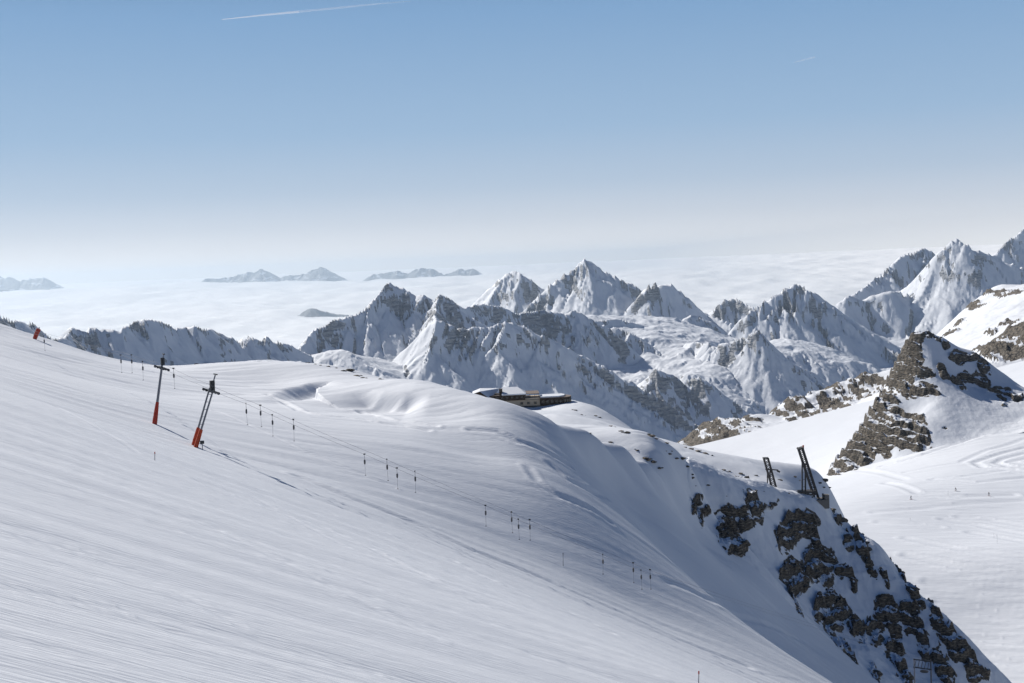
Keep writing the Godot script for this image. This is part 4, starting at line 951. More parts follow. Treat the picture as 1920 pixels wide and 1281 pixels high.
func build_ground() -> void:
	slope_field = Field.new().fit(SLOPE_POINTS, 6.0, Vector2(-280, -640), Vector2(280, -10), 3.0)
	basin_field = Field.new().fit(BASIN_POINTS, 25.0, Vector2(10, -1020), Vector2(500, -280), 9.0)
	knoll_field = Field.new().fit(KNOLL_POINTS, 5.0, Vector2(150, -880), Vector2(380, -690), 3.0)
	shoulder_field = Field.new().fit(SHOULDER_POINTS, 18.0, Vector2(60, -2560), Vector2(1180, -820), 12.0)
	slope_tracks = Tracks.new().fill(SLOPE_TRACKS)
	basin_tracks = Tracks.new().fill(BASIN_TRACKS)
	cliff_strips = in_strips(CLIFF_OUTCROPS, 6.0)
	knoll_strips = in_strips(KNOLL_OUTCROPS, 10.0)
	shoulder_strips = in_strips(SHOULDER_OUTCROPS, 25.0)
	print("fields fitted ", Time.get_ticks_msec() - started)
	var rows := spaced(24.0, 150.0, 150)
	rows.append_array(spaced(150.7, 350.0, 270, true))
	rows.append_array(spaced(352.0, 600.0, 80, true))
	var slope := sheet("snow_slope", -0.46, 0.43, 600, rows, slope_height, never_bare, mats.piste_snow, null, Vector2(0.92, 0.38))
	setting(slope, "groomed snow slope with ski tracks, rising to a wind-shaped hump")
	var cliff := sheet("cliff", 0.127, 0.421, 500, spaced(285.0, 354.0, 350, true), cliff_height, func(p: Vector3, up: Vector3) -> float:
		var y := slope_field.at(p.x, p.z)
		var warp := 1.6 * noise.get_noise_2d(p.x * 3.0, p.z * 3.0) + 0.8 * noise_fine.get_noise_2d(p.x * 0.9, p.z * 0.9)
		var m := inside(cliff_strips, p.x + warp, y + 0.6 * warp, 1.28) + 0.7 * noise_fine.get_noise_2d(p.x * 0.7, p.z * 0.7)
		return minf(m + 0.25, 0.74 - up.y + 0.3 * noise_fine.get_noise_2d(p.x * 1.6, p.y * 1.6)), mats.drift_snow, mats.cliff_rock)
	setting(cliff, "dark banded rock step dusted with snow")
	var basin := sheet("snow_basin", 0.09, 0.47, 380, spaced(300.0, 1000.0, 330), func(x: float, z: float) -> float:
		return basin_field.at(x, z) + basin_tracks.at(x, z) + 0.6 * noise.get_noise_2d(x * 0.6, z * 0.6) + 0.12 * noise.get_noise_2d(x * 1.0, z * 5.0), never_bare, mats.basin_snow, null, Vector2(0.97, -0.24))
	setting(basin, "pale groomed glacier basin below the rock step")
	var knoll := sheet("rock_knoll", 0.236, 0.435, 380, spaced(704.0, 852.0, 280, true), knoll_height, func(p: Vector3, up: Vector3) -> float:
		var y := knoll_field.at(p.x, p.z)
		var warp := 4.0 * noise.get_noise_2d(p.x * 1.4, p.z * 1.4) + 1.2 * noise_fine.get_noise_2d(p.x * 0.5, p.z * 0.5)
		var m := inside(knoll_strips, p.x + warp, y + warp, 1.15) + 0.6 * noise_fine.get_noise_2d(p.x * 0.4, p.z * 0.4)
		return minf(m + 0.2, 0.82 - up.y + 0.25 * noise_fine.get_noise_2d(p.x * 0.8, p.y * 0.8)), mats.drift_snow, mats.knoll_rock)
	setting(knoll, "rugged brown rock knoll with a smooth shaded snow face")
	var shoulder := sheet("snow_shoulder", 0.10, 0.47, 440, spaced(870.0, 2500.0, 290), shoulder_height, func(p: Vector3, up: Vector3) -> float:
		var y := shoulder_field.at(p.x, p.z)
		var warp := 5.0 * noise.get_noise_2d(p.x * 0.7, p.z * 0.7)
		var m := inside(shoulder_strips, p.x + warp, y + warp, 1.2) + 0.8 * noise.get_noise_2d(p.x * 2.0, p.z * 2.0) + 0.3 * noise_fine.get_noise_2d(p.x * 0.2, p.z * 0.2)
		return minf(m - 0.05, 0.93 - up.y + 0.2 * noise_fine.get_noise_2d(p.x * 0.2, p.y * 0.2)), mats.range_snow, mats.knoll_rock)
	setting(shoulder, "sunlit snow slopes with rocky ribs beyond the knoll")
	print("ground ", Time.get_ticks_msec() - started)

# ---------------------------------------------------------------- rocks
func rock_mesh(seed_: int, flat: float) -> ArrayMesh:
	var r := RandomNumberGenerator.new()
	r.seed = seed_
	var planes := []
	for k in 9:
		planes.append([Vector3(r.randf_range(-1, 1), r.randf_range(-0.6, 1), r.randf_range(-1, 1)).normalized(), r.randf_range(0.5, 0.8)])
	var ball := SphereMesh.new()
	ball.radial_segments = 12
	ball.rings = 7
	var arrays := ball.get_mesh_arrays()
	var verts: PackedVector3Array = arrays[Mesh.ARRAY_VERTEX]
	var idx: PackedInt32Array = arrays[Mesh.ARRAY_INDEX]
	for i in verts.size():
		var v := verts[i] * 2.0
		for p in planes:
			var over: float = v.dot(p[0]) - p[1]
			if over > 0.0:
				v -= p[0] * over
		v += Vector3.ONE * 0.07 * noise_fine.get_noise_3d(v.x * 8.0 + seed_, v.y * 8.0, v.z * 8.0)
		verts[i] = Vector3(v.x, v.y * flat, v.z)
	var st := tool()
	for k in idx:
		st.add_vertex(verts[k])
	st.generate_normals()
	st.set_material(mats.cliff_rock)
	return st.commit()


func scatter_rocks(slope: Node3D, cliff: Node3D) -> void:
	var shapes: Array[ArrayMesh] = []
	for k in 7:
		shapes.append(rock_mesh(40 + k, 0.62))
	for q in RIDGE_ROCKS:
		for k in 2:
			var o := MeshInstance3D.new()
			o.name = "rock"
			o.mesh = shapes[rng.randi() % 7]
			var s := q.w * rng.randf_range(0.55, 0.95) * (1.0 if k == 0 else 0.55)
			var x := q.x + (rng.randf_range(-1.6, 1.6) * q.w if k else 0.0)
			var z := q.z + (rng.randf_range(-1.2, 1.2) * q.w if k else 0.0)
			o.transform = Transform3D(Basis(Vector3.UP, rng.randf() * TAU).scaled(Vector3(s * 1.35, s * 0.7, s)), Vector3(x, slope_height(x, z) + s * 0.05, z))
			slope.add_child(o, true)
	# slabs standing proud of the rock step, in bands
	for q in CLIFF_OUTCROPS:
		var count := clampi(int(q.z * q.w * 0.35), 1, 5)
		for k in count:
			var x := q.x + rng.randf_range(-0.8, 0.8) * q.z
			var want := q.y + rng.randf_range(-0.8, 0.8) * q.w
			var z := -290.0
			while z > -352.0 and cliff_height(x, z) < want:
				z -= 0.5
			var o := MeshInstance3D.new()
			o.name = "rock"
			o.mesh = shapes[rng.randi() % 7]
			var s := rng.randf_range(0.7, 1.5)
			o.transform = Transform3D((Basis(Vector3.BACK, -0.2 + rng.randf_range(-0.15, 0.15)) * Basis(Vector3.UP, rng.randf_range(-0.5, 0.5))).scaled(Vector3(s * rng.randf_range(1.1, 1.7), s * rng.randf_range(0.9, 1.3), s * 1.2)), Vector3(x, cliff_height(x, z) - 0.35 * s, z - 0.7 * s))
			cliff.add_child(o, true)


# ---------------------------------------------------------------- drag lift
func sheave_train(parent: Node3D, at_: Vector3, along: Vector3) -> void:
	var train := part("sheave_train", block(Transform3D(Basis.looking_at(along, Vector3.UP), at_ + Vector3(0, 0.1, 0)), Vector3(0.12, 0.14, 1.5), 0.02), mats.dark_steel, parent)
	var out := along.cross(Vector3.UP).normalized()
	for k in 4:
		var c := at_ + along * (-0.6 + 0.4 * k)
		part("sheave", bar(c - out * 0.09, c + out * 0.09, 0.19, 0.19, 12), mats.black_plastic, train)


func lift_arm(t: Node3D, centre: Vector3, along: Vector3, half: float) -> void:
	var across := along.cross(Vector3.UP).normalized()
	part("crossarm", block(Transform3D(Basis.looking_at(across, Vector3.UP), centre), Vector3(0.24, 0.26, half * 2.0), 0.03), mats.dark_steel, t)
	for s in [-1.0, 1.0]:
		sheave_train(t, centre + across * half * s + Vector3(0, -0.05, 0), along)


func build_lift() -> void:
	var along := Vector3(0.82, -0.37, -0.44).normalized()
	var pa := Vector3(-50.24, -20.2, -176.5)
	pa.y = slope_height(pa.x, pa.z) - 0.3
	var a := thing("lift_pylon", pa, "slim single-post lift pylon with a tall red padded foot", "pylon", "drag lift pylons")
	var lean := Vector3(1.62, 9.91, -0.9) / 9.91
	part("post", bar(Vector3.ZERO, lean * 9.1, 0.21, 0.15, 12), mats.galvanised_steel, a)
	var pad := tool()
	tube(pad, [lean * 0.1, lean * 1.0, lean * 2.2, lean * 3.3], [0.36, 0.34, 0.29, 0.22], 12)
	part("foot_pad", pad, mats.red_pad, a)
	part("head_box", block(Transform3D(Basis.looking_at(Vector3(along.x, 0, along.z), lean), lean * 8.9), Vector3(0.42, 1.0, 0.5), 0.05), mats.dark_steel, a)
	lift_arm(a, lean * 8.0, along, 1.5)
	part("top_bar", block(Transform3D(Basis.looking_at(along.cross(Vector3.UP), lean), lean * 9.9), Vector3(0.16, 0.16, 1.1), 0.02), mats.dark_steel, a)
	part("top_stem", bar(lean * 9.3, lean * 9.9, 0.07), mats.galvanised_steel, a)
	var pb := Vector3(-42.05, -22.17, -166)
	pb.y = slope_height(pb.x, pb.z) - 0.3
	var b := thing("lift_pylon", pb, "leaning twin-legged lift pylon with orange padded feet", "pylon", "drag lift pylons")
	lean = Vector3(2.9, 9.4, -0.8) / 9.4
	var feet := [Vector3(0.05, 0.0, 0.35), Vector3(-0.55, 1.25, -0.9)]
	for k in 2:
		var top := lean * 7.9 + Vector3(0.28 - 0.56 * k, 0, 0)
		var foot: Vector3 = feet[k]
		foot.y = slope_height(pb.x + foot.x, pb.z + foot.z) - pb.y - 0.3
		part("leg", bar(foot, top, 0.14, 0.11, 10), mats.galvanised_steel, b)
		var f := tool()
		var up := (top - foot).normalized()
		tube(f, [foot + up * 0.1, foot + up * 1.2, foot + up * 2.7], [0.28, 0.28, 0.23], 12)
		part("foot_pad", f, mats.orange_pad, b)
	for k in 5:
		var h := 3.2 + k * 0.95
		part("rung", bar(lean * h + Vector3(-0.3, 0.02 * k, 0), lean * h + Vector3(0.3, 0, 0), 0.035, 0.035, 6), mats.galvanised_steel, b)
	part("head_box", block(Transform3D(Basis.looking_at(Vector3(along.x, 0, along.z), lean), lean * 8.1), Vector3(0.55, 1.5, 0.6), 0.05), mats.dark_steel, b)
	lift_arm(b, lean * 7.5, along, 1.55)
	part("top_stem", bar(lean * 8.8, lean * 9.6, 0.09), mats.galvanised_steel, b)
	part("top_bar", block(Transform3D(Basis.looking_at(along.cross(Vector3.UP), lean), lean * 9.65), Vector3(0.2, 0.16, 1.4), 0.02), mats.dark_steel, b)
	part("control_box", block(at(1.0, 0.9, 0.3), Vector3(0.5, 0.4, 0.35), 0.04), mats.dark_steel, b)
	part("control_box_post", bar(Vector3(1.0, -0.2, 0.3), Vector3(1.0, 0.75, 0.3), 0.05), mats.galvanised_steel, b)
	var pc := Vector3(-105.56, -12.31, -282)
	pc.y = slope_height(pc.x, pc.z) - 0.2
	var c := thing("padded_post", pc, "short leaning post in a red pad on the far left brow", "post")
	var st := tool()
	tube(st, [Vector3(-0.1, 0, 0), Vector3(0.35, 1.1, 0), Vector3(1.0, 2.4, -0.1)], [0.42, 0.5, 0.48], 12)
	part("pad", st, mats.red_pad, c)
	part("post", bar(Vector3(-0.1, -0.2, 0), Vector3(1.15, 2.75, -0.1), 0.14), mats.galvanised_steel, c)
	# ropes
	var lines: Array = [[Vector3(-121.25, -7.17, -285), Vector3(-88.09, -9.84, -240), Vector3(-62.48, -11.9, -203), Vector3(-50.48, -12.59, -182), Vector3(-41.46, -14.24, -168), Vector3(-35.11, -16.77, -166), Vector3(-20.09, -24.24, -167), Vector3(-4.51, -32.3, -170), Vector3(11.48, -41.28, -177), Vector3(18.45, -45.3, -181), Vector3(44.84, -61.91, -212), Vector3(73.54, -76.62, -232)], [Vector3(-119.72, -6.69, -282.9), Vector3(-86.56, -9.44, -237.9), Vector3(-60.96, -11.56, -200.9), Vector3(-48.96, -12.28, -179.9), Vector3(-39.94, -13.96, -165.9), Vector3(-33.6, -16.49, -163.9), Vector3(-18.58, -23.96, -164.9), Vector3(-3, -32.01, -167.9), Vector3(12.99, -40.98, -174.9), Vector3(19.96, -44.99, -178.9), Vector3(46.35, -61.54, -209.9), Vector3(75.05, -76.22, -229.9)]]
	for k in 2:
		var pts: Array = lines[k]
		var sag := []
		for i in pts.size() - 1:
			for s in 5:
				var t := s / 5.0
				sag.append((pts[i] as Vector3).lerp(pts[i + 1], t) - Vector3(0, 0.5 * t * (1.0 - t), 0))
		sag.append(pts[-1])
		var r := tool()
		tube(r, sag, [0.015], 6)
		var o := part(numbered("haul_rope"), r, mats.rope_steel, self)
		tag(o, ["nearer steel rope of the drag lift running down the slope", "farther steel rope of the drag lift running down the slope"][1 - k], "cable", "drag lift ropes")
	# tow hangers parked on the ropes
	var spots: Array[Vector3] = [Vector3(-88.09, -9.84, -240), Vector3(-62.48, -11.9, -203), Vector3(-59.25, -11.66, -197.91), Vector3(-55.52, -12.3, -190.82), Vector3(-47.36, -12.58, -177.41), Vector3(-35.11, -16.77, -166), Vector3(-32.85, -16.87, -163.95), Vector3(-31.81, -18.42, -166.22), Vector3(-28.72, -18.92, -164.22), Vector3(-20.09, -24.24, -167), Vector3(-16.98, -24.78, -165.21), Vector3(-15.97, -26.38, -167.79), Vector3(-13.44, -26.61, -165.89), Vector3(-4.51, -32.3, -170), Vector3(-1.04, -33.11, -168.76), Vector3(-0.16, -34.75, -171.91), Vector3(1.36, -34.45, -169.81), Vector3(11.48, -41.28, -177), Vector3(15.66, -42.52, -176.43), Vector3(17.09, -44.52, -180.22), Vector3(18.15, -43.95, -177.86)]
	var told := ["tow hanger hanging alone near the far left red padded post", "uppermost of the four tow hangers behind the single-post pylon", "second of the four tow hangers behind the single-post pylon", "third of the four tow hangers behind the single-post pylon", "lowest of the four tow hangers behind the single-post pylon", "uppermost of the four tow hangers just below the twin-legged pylon", "second of the four tow hangers just below the twin-legged pylon", "third of the four tow hangers just below the twin-legged pylon", "lowest of the four tow hangers just below the twin-legged pylon", "uppermost of the four tow hangers in the second group below the twin-legged pylon", "second of the four tow hangers in the second group below the twin-legged pylon", "third of the four tow hangers in the second group below the twin-legged pylon", "lowest of the four tow hangers in the second group below the twin-legged pylon", "uppermost of the four tow hangers in the third group below the twin-legged pylon", "second of the four tow hangers in the third group below the twin-legged pylon", "third of the four tow hangers in the third group below the twin-legged pylon", "lowest of the four tow hangers in the third group below the twin-legged pylon", "uppermost of the four tow hangers in the bottom group, next to the ridge shadow", "second of the four tow hangers in the bottom group, next to the ridge shadow", "third of the four tow hangers in the bottom group, next to the ridge shadow", "lowest of the four tow hangers in the bottom group, next to the ridge shadow"]
	var first: Node3D
	for i in spots.size():
		var o: Node3D
		if i == 0:
			o = thing("tow_hanger", spots[0], "", "tow hanger", "tow hangers on the drag lift")
			part("grip", block(at(0, 0.02, 0), Vector3(0.09, 0.16, 0.3), 0.02), mats.dark_steel, o)
			part("stem", bar(Vector3(0, 0, 0), Vector3(0, -0.75, 0), 0.025, 0.025, 6), mats.rope_steel, o)
			var reel := tool()
			tube(reel, [Vector3(0, -0.7, 0), Vector3(0, -0.8, 0), Vector3(0, -1.2, 0), Vector3(0, -1.35, 0)], [0.05, 0.12, 0.12, 0.05], 10)
			part("spring_reel", reel, mats.black_plastic, o)
			part("tow_line", bar(Vector3(0, -1.3, 0), Vector3(0.05, -2.75, 0), 0.014, 0.014, 6), mats.galvanised_steel, o)
			part("seat_disc", bar(Vector3(0.05, -2.75, 0), Vector3(0.05, -2.81, 0), 0.1, 0.11, 12), mats.black_plastic, o)
			first = o
		else:
			o = first.duplicate()
			o.name = numbered("tow_hanger")
			add_child(o, true)
			o.position = spots[i]
			o.rotation.y = i * 1.3
		o.set_meta("label", told[i])


func marker(where: Vector3, tall: float, ground: float, label: String, tip: Material, lean := 0.0) -> void:
	where.y = ground - 0.1
	var o := thing("marker_pole", where, label, "marker pole", "piste marker poles")
	var top := Vector3(lean, tall + 0.1, 0)
	part("pole", bar(Vector3.ZERO, top, 0.035, 0.03, 8), mats.rope_steel, o)
	part("tip", bar(top * 0.78, top * 1.01, 0.05, 0.05, 8), tip, o)


# ---------------------------------------------------------------- people
## One closed skin round tapered bones: [from, to, radius, radius, colour], meshed as surface nets.
func skin(bones: Array, cell: float) -> ArrayMesh:
	var lo := Vector3.ONE * 9.0
	var hi := -lo
	for b in bones:
		for k in 2:
			lo = lo.min(b[k] - Vector3.ONE * (b[2 + k] + cell * 2.0))
			hi = hi.max(b[k] + Vector3.ONE * (b[2 + k] + cell * 2.0))
	var n := Vector3i((hi - lo) / cell) + Vector3i(2, 2, 2)
	var field := PackedFloat32Array()
	field.resize(n.x * n.y * n.z)
	var owner_ := PackedInt32Array()
	owner_.resize(field.size())
	for z in n.z:
		for y in n.y:
			for x in n.x:
				var p := lo + Vector3(x, y, z) * cell
				var total := 0.0
				var best := 9.0
				var who := 0
				for i in bones.size():
					var b: Array = bones[i]
					var e: Vector3 = b[1] - b[0]
					var t := clampf((p - b[0]).dot(e) / e.length_squared(), 0.0, 1.0)
					var d: float = p.distance_to(b[0] + e * t) - lerpf(b[2], b[3], t)
					total += exp(-d * 34.0)
					if d < best:
						best = d
						who = i
				var at_ := (z * n.y + y) * n.x + x
				field[at_] = -log(maxf(total, 1e-12)) / 34.0
				owner_[at_] = who
	var ids := {}
	var verts := PackedVector3Array()
	var cols := PackedColorArray()
	for z in n.z - 1:
		for y in n.y - 1:
			for x in n.x - 1:
				var inside_ := 0
				var sum := Vector3.ZERO
				var hits := 0
				for k in 8:
					var a := Vector3i(x + (k & 1), y + (k >> 1 & 1), z + (k >> 2))
					var fa := field[(a.z * n.y + a.y) * n.x + a.x]
					if fa < 0.0:
						inside_ += 1
					for axis in 3:
						if k >> axis & 1:
							continue
						var c := a
						c[axis] += 1
						var fb := field[(c.z * n.y + c.y) * n.x + c.x]
						if (fa < 0.0) != (fb < 0.0):
							sum += Vector3(a).lerp(Vector3(c), fa / (fa - fb))
							hits += 1
				if hits:
					ids[Vector3i(x, y, z)] = verts.size()
					verts.append(lo + sum / hits * cell)
					cols.append(bones[owner_[(z * n.y + y) * n.x + x]][4])
	var st := SurfaceTool.new()
	st.begin(Mesh.PRIMITIVE_TRIANGLES)
	st.set_smooth_group(0)
	for z in range(1, n.z - 1):
		for y in range(1, n.y - 1):
			for x in range(1, n.x - 1):
				var f0 := field[(z * n.y + y) * n.x + x]
				for axis in 3:
					var c := Vector3i(x, y, z)
					c[axis] += 1
					var f1 := field[(c.z * n.y + c.y) * n.x + c.x]
					if (f0 < 0.0) == (f1 < 0.0):
						continue
					var u := Vector3i.ZERO
					var v := Vector3i.ZERO
					u[(axis + 1) % 3] = 1
					v[(axis + 2) % 3] = 1
					var o := Vector3i(x, y, z)
					var q := [o - u - v, o - v, o, o - u]
					if f0 >= 0.0:
						q.reverse()
					for k in [0, 2, 1, 0, 3, 2]:
						var id: int = ids[q[k]]
						st.set_color(cols[id])
						st.add_vertex(verts[id])
	st.generate_normals()
	st.set_material(mats.clothing)
	return st.commit()


## A skier facing +x in this frame, knees bent by bend (0 upright, 1 deep crouch).
func make_skier(where: Vector3, turn: float, bend: float, jacket: Color, trousers: Color, label: String) -> Node3D:
	var o := thing("person", where, label, "person", "skiers")
	o.rotation.y = turn
	var skin_c := Color(0.45, 0.26, 0.18)
	var glove := Color(0.02, 0.02, 0.025)
	var bones := []
	var hip := Vector3(-0.12 * bend, 0.95 - 0.36 * bend, 0)
	var chest := hip + Vector3(0.10 + 0.28 * bend, 0.46 - 0.12 * bend, 0)
	var neck := chest + Vector3(0.04 + 0.05 * bend, 0.14, 0)
	var head := neck + Vector3(0.05, 0.13, 0)
	bones.append([hip, chest, 0.145, 0.165, jacket])
	bones.append([chest + Vector3(0, 0.02, -0.13), chest + Vector3(0, 0.02, 0.13), 0.10, 0.10, jacket])
	bones.append([chest, neck, 0.09, 0.065, jacket])
	bones.append([neck, head, 0.07, 0.105, skin_c])
	bones.append([head + Vector3(0.1, -0.01, 0), head + Vector3(0.125, -0.025, 0), 0.02, 0.018, skin_c])
	for s in [-1.0, 1.0]:
		var knee := Vector3(0.14 + 0.18 * bend, 0.50 - 0.06 * bend, 0.12 * s)
		var ankle := Vector3(0.0, 0.13, 0.12 * s)
		bones.append([hip + Vector3(0, -0.04, 0.09 * s), knee, 0.105, 0.075, trousers])
		bones.append([knee, ankle, 0.078, 0.065, trousers])
		bones.append([ankle + Vector3(-0.05, -0.04, 0), ankle + Vector3(0.17, -0.06, 0), 0.065, 0.055, glove])
		var shoulder := chest + Vector3(0, 0.04, 0.2 * s)
		var elbow := shoulder + Vector3(0.08, -0.26, 0.08 * s)
		var wrist := elbow + Vector3(0.23, -0.02, -0.02 * s)
		bones.append([shoulder, elbow, 0.075, 0.058, jacket])
		bones.append([elbow, wrist, 0.056, 0.042, jacket])
		bones.append([wrist, wrist + Vector3(0.09, -0.01, 0), 0.045, 0.042, glove])
		var grip := wrist + Vector3(0.09, 0, 0)
		part("ski_pole", bar(grip + Vector3(0, 0.08, 0), Vector3(grip.x - 0.35, 0.02, 0.36 * s), 0.012, 0.01, 6), mats.dark_steel, o)
		var ski := tool()
		for k in 6:
			var xs: float = [-0.75, -0.3, 0.2, 0.7, 0.88, 0.95][k]
			if k < 5:
				var xe: float = [-0.3, 0.2, 0.7, 0.88, 0.95][k]
				var ys: float = [0.05, 0.045, 0.045, 0.06, 0.11, 0.15][k]
				var ye: float = [0.045, 0.045, 0.06, 0.11, 0.15][k]
				var mid := Vector3((xs + xe) / 2.0, (ys + ye) / 2.0, 0.12 * s)
				box(ski, Transform3D(Basis(Vector3.BACK, atan2(ye - ys, xe - xs)), mid), Vector3(xe - xs + 0.01, 0.02, 0.075))
		part("ski", ski, mats.red_pad, o)
	var body := MeshInstance3D.new()
	body.name = "body"
	body.mesh = skin(bones, 0.035)
	o.add_child(body, true)
	var cap := tool()
	tube(cap, [head + Vector3(-0.02, 0.0, 0), head + Vector3(-0.025, 0.06, 0), head + Vector3(-0.03, 0.11, 0), head + Vector3(-0.03, 0.15, 0)], [0.125, 0.13, 0.105, 0.04], 12)
	part("helmet", cap, mats.black_plastic, o)
	return o

# ---------------------------------------------------------------- restaurant
func window(parent: Node3D, x: float, y: float, w: float, h: float, z := 0.0) -> void:
	var pane := part("window", block(at(x, y, z + 0.02), Vector3(w, h, 0.08)), mats.window_glass, parent)
	for s in [-1.0, 1.0]:
		part("frame", block(at(x + s * w / 2.0, y, z + 0.05), Vector3(0.09, h + 0.09, 0.1)), mats.dark_wood, pane)
		part("frame", block(at(x, y + s * h / 2.0, z + 0.05), Vector3(w, 0.09, 0.1)), mats.dark_wood, pane)
	part("sill", block(at(x, y - h / 2.0 - 0.08, z + 0.1), Vector3(w + 0.2, 0.07, 0.2)), mats.concrete, pane)


## A slab between four points, thick downwards.
func slab(a: Vector3, b: Vector3, c: Vector3, d: Vector3, thick: float) -> SurfaceTool:
	var st := tool()
	var dn := Vector3(0, -thick, 0)
	quad(st, a, b, c, d)
	quad(st, d + dn, c + dn, b + dn, a + dn)
	var p := [a, b, c, d]
	for k in 4:
		var q: Vector3 = p[k]
		var r: Vector3 = p[(k + 1) % 4]
		quad(st, r, q, q + dn, r + dn)
	return st


func build_restaurant() -> void:
	var o := thing("restaurant", Vector3(3.09, -57.02, -500), "long dark timber mountain restaurant with snowy roofs behind the brow", "building")
	var wood: Material = mats.dark_wood
	# main block: pale rendered ground floor, dark timber storey, snow on the roof
	part("ground_floor_wall", block(at(-3.0, 1.6, -5.6), Vector3(19.8, 3.6, 11.0)), mats.pale_render, o)
	part("upper_wall", block(at(-6.0, 4.35, -5.4), Vector3(14.0, 2.1, 11.4)), wood, o)
	for k in 12:
		part("plank", block(at(-12.6 + k * 1.2, 4.35, 0.34), Vector3(1.14, 1.9, 0.05)), wood, o)
	for k in 7:
		window(o, -11.6 + k * 1.9, 4.5, 0.9, 0.8, 0.37)
	var roof := part("roof", slab(Vector3(-8.0, 7.5, -6.0), Vector3(-1.5, 7.5, -6.0), Vector3(1.6, 5.5, 0.9), Vector3(-8.0, 5.5, 0.9), 0.3), wood, o)
	part("roof_snow", slab(Vector3(-8.0, 8.1, -6.0), Vector3(-1.7, 8.1, -6.0), Vector3(1.5, 5.95, 0.95), Vector3(-8.0, 5.95, 0.95), 0.45), mats.roof_snow, roof)
	part("roof_back", slab(Vector3(-1.7, 7.9, -6.05), Vector3(-8.0, 7.9, -6.05), Vector3(-8.0, 5.6, -11.6), Vector3(1.5, 5.6, -11.6), 0.5), mats.roof_snow, roof)
	part("roof_hip", slab(Vector3(-1.65, 7.9, -6.0), Vector3(1.55, 5.8, -11.5), Vector3(1.62, 5.75, 0.85), Vector3(-1.6, 7.9, -5.9), 0.3), mats.roof_snow, roof)
	var chimney := part("chimney", block(at(-8.35, 6.6, -1.2), Vector3(1.25, 2.6, 1.4), 0.05), wood, o)
	part("chimney_cap", block(at(-8.35, 7.98, -1.2), Vector3(1.5, 0.14, 1.65), 0.03), mats.concrete, chimney)
	# left wing with its gable towards the slope
	var wing := tool()
	prism(wing, Transform3D(Basis(Vector3.RIGHT, PI / 2), Vector3(-16.4, 0, 1.0)), [Vector2(-3.1, -6.5), Vector2(0, -7.35), Vector2(3.1, -4.7), Vector2(3.1, 3.0), Vector2(-3.1, 3.0)], -11.0)
	part("wing_wall", wing, wood, o)
	var wing_roof := part("wing_roof", slab(Vector3(-16.7, 7.55, 1.6), Vector3(-16.7, 7.75, -10.0), Vector3(-8.9, 7.4, -10.0), Vector3(-12.9, 4.6, 1.6), 0.3), mats.roof_snow, o)
	part("bargeboard", bar(Vector3(-16.7, 7.4, 1.65), Vector3(-12.9, 4.45, 1.65), 0.16, 0.16, 4), wood, wing_roof)
	part("bargeboard", bar(Vector3(-19.6, 6.45, 1.65), Vector3(-16.7, 7.4, 1.65), 0.16, 0.16, 4), wood, wing_roof)
	part("wing_roof_far", slab(Vector3(-16.7, 7.7, -10.0), Vector3(-16.7, 7.55, 1.6), Vector3(-19.7, 6.6, 1.6), Vector3(-19.7, 6.6, -10.0), 0.25), mats.roof_snow, wing_roof)
	for x in [-6.2, -0.3, 2.4, 5.1]:
		window(o, x, 2.1, 0.9, 0.75)
	part("string_course", block(at(3.9, 3.3, -0.05), Vector3(6.0, 0.18, 0.3)), mats.concrete, o)
	# terrace over the ground floor with a timber rail and a pergola roof
	part("terrace_wall", block(at(3.95, 3.65, -5.6), Vector3(5.9, 0.55, 10.8)), mats.pale_render, o)
	var pergola := part("pergola", slab(Vector3(1.2, 6.0, -9.0), Vector3(6.6, 6.0, -9.0), Vector3(6.8, 5.5, -2.0), Vector3(1.2, 5.5, -2.0), 0.16), mats.grey_wood, o)
	for x in [1.4, 3.1, 4.9, 6.6]:
		part("pergola_post", bar(Vector3(x, 3.9, -2.2), Vector3(x, 5.45, -2.2), 0.07, 0.07, 6), mats.grey_wood, pergola)
	for k in 2:
		part("rail", bar(Vector3(1.0, 4.3 + 0.4 * k, -0.2), Vector3(6.8, 4.3 + 0.4 * k, -0.2), 0.04, 0.04, 6), mats.grey_wood, o)
	part("plinth", block(at(3.0, 0.15, 0.2), Vector3(9.2, 1.5, 0.7), 0.04), mats.dark_stone, o)
	# right annex: dark, with a rounded glazed end
	var annex := tool()
	var ring := [Vector2(7.0, -9.0), Vector2(16.0, -9.0), Vector2(18.3, -8.0), Vector2(19.4, -5.5), Vector2(19.4, -2.6), Vector2(18.4, -0.4), Vector2(16.4, 0.45), Vector2(7.0, 0.45)]
	prism(annex, at(0, -1.0, 0), ring, 4.75)
	part("annex_wall", annex, wood, o)
	var cap := tool()
	prism(cap, at(0, 3.75, 0), ring, 0.16)
	var annex_roof := part("annex_roof", cap, mats.grey_wood, o)
	var drift := tool()
	prism(drift, at(0, 3.92, 0), [Vector2(7.2, -8.6), Vector2(15.6, -8.6), Vector2(17.0, -6.0), Vector2(16.6, -2.0), Vector2(14.5, 0.1), Vector2(7.2, 0.1)], 0.5)
	part("roof_snow", drift, mats.roof_snow, annex_roof)
	for k in 5:
		window(o, 8.2 + k * 1.75, 2.4, 1.2, 0.9, 0.46)
	for k in 3:
		var p := Vector3(16.9 + k * 0.95, 1.9, 0.32 - k * 0.42 - (0.4 if k == 2 else 0.0))
		part("glazing", block(Transform3D(Basis(Vector3.UP, 0.4 + 0.12 * k), p), Vector3(0.8, 2.2, 0.1)), mats.window_glass, o)
	part("base_band", block(at(12.2, 0.1, 0.5), Vector3(9.8, 0.8, 0.12)), mats.dark_stone, o)


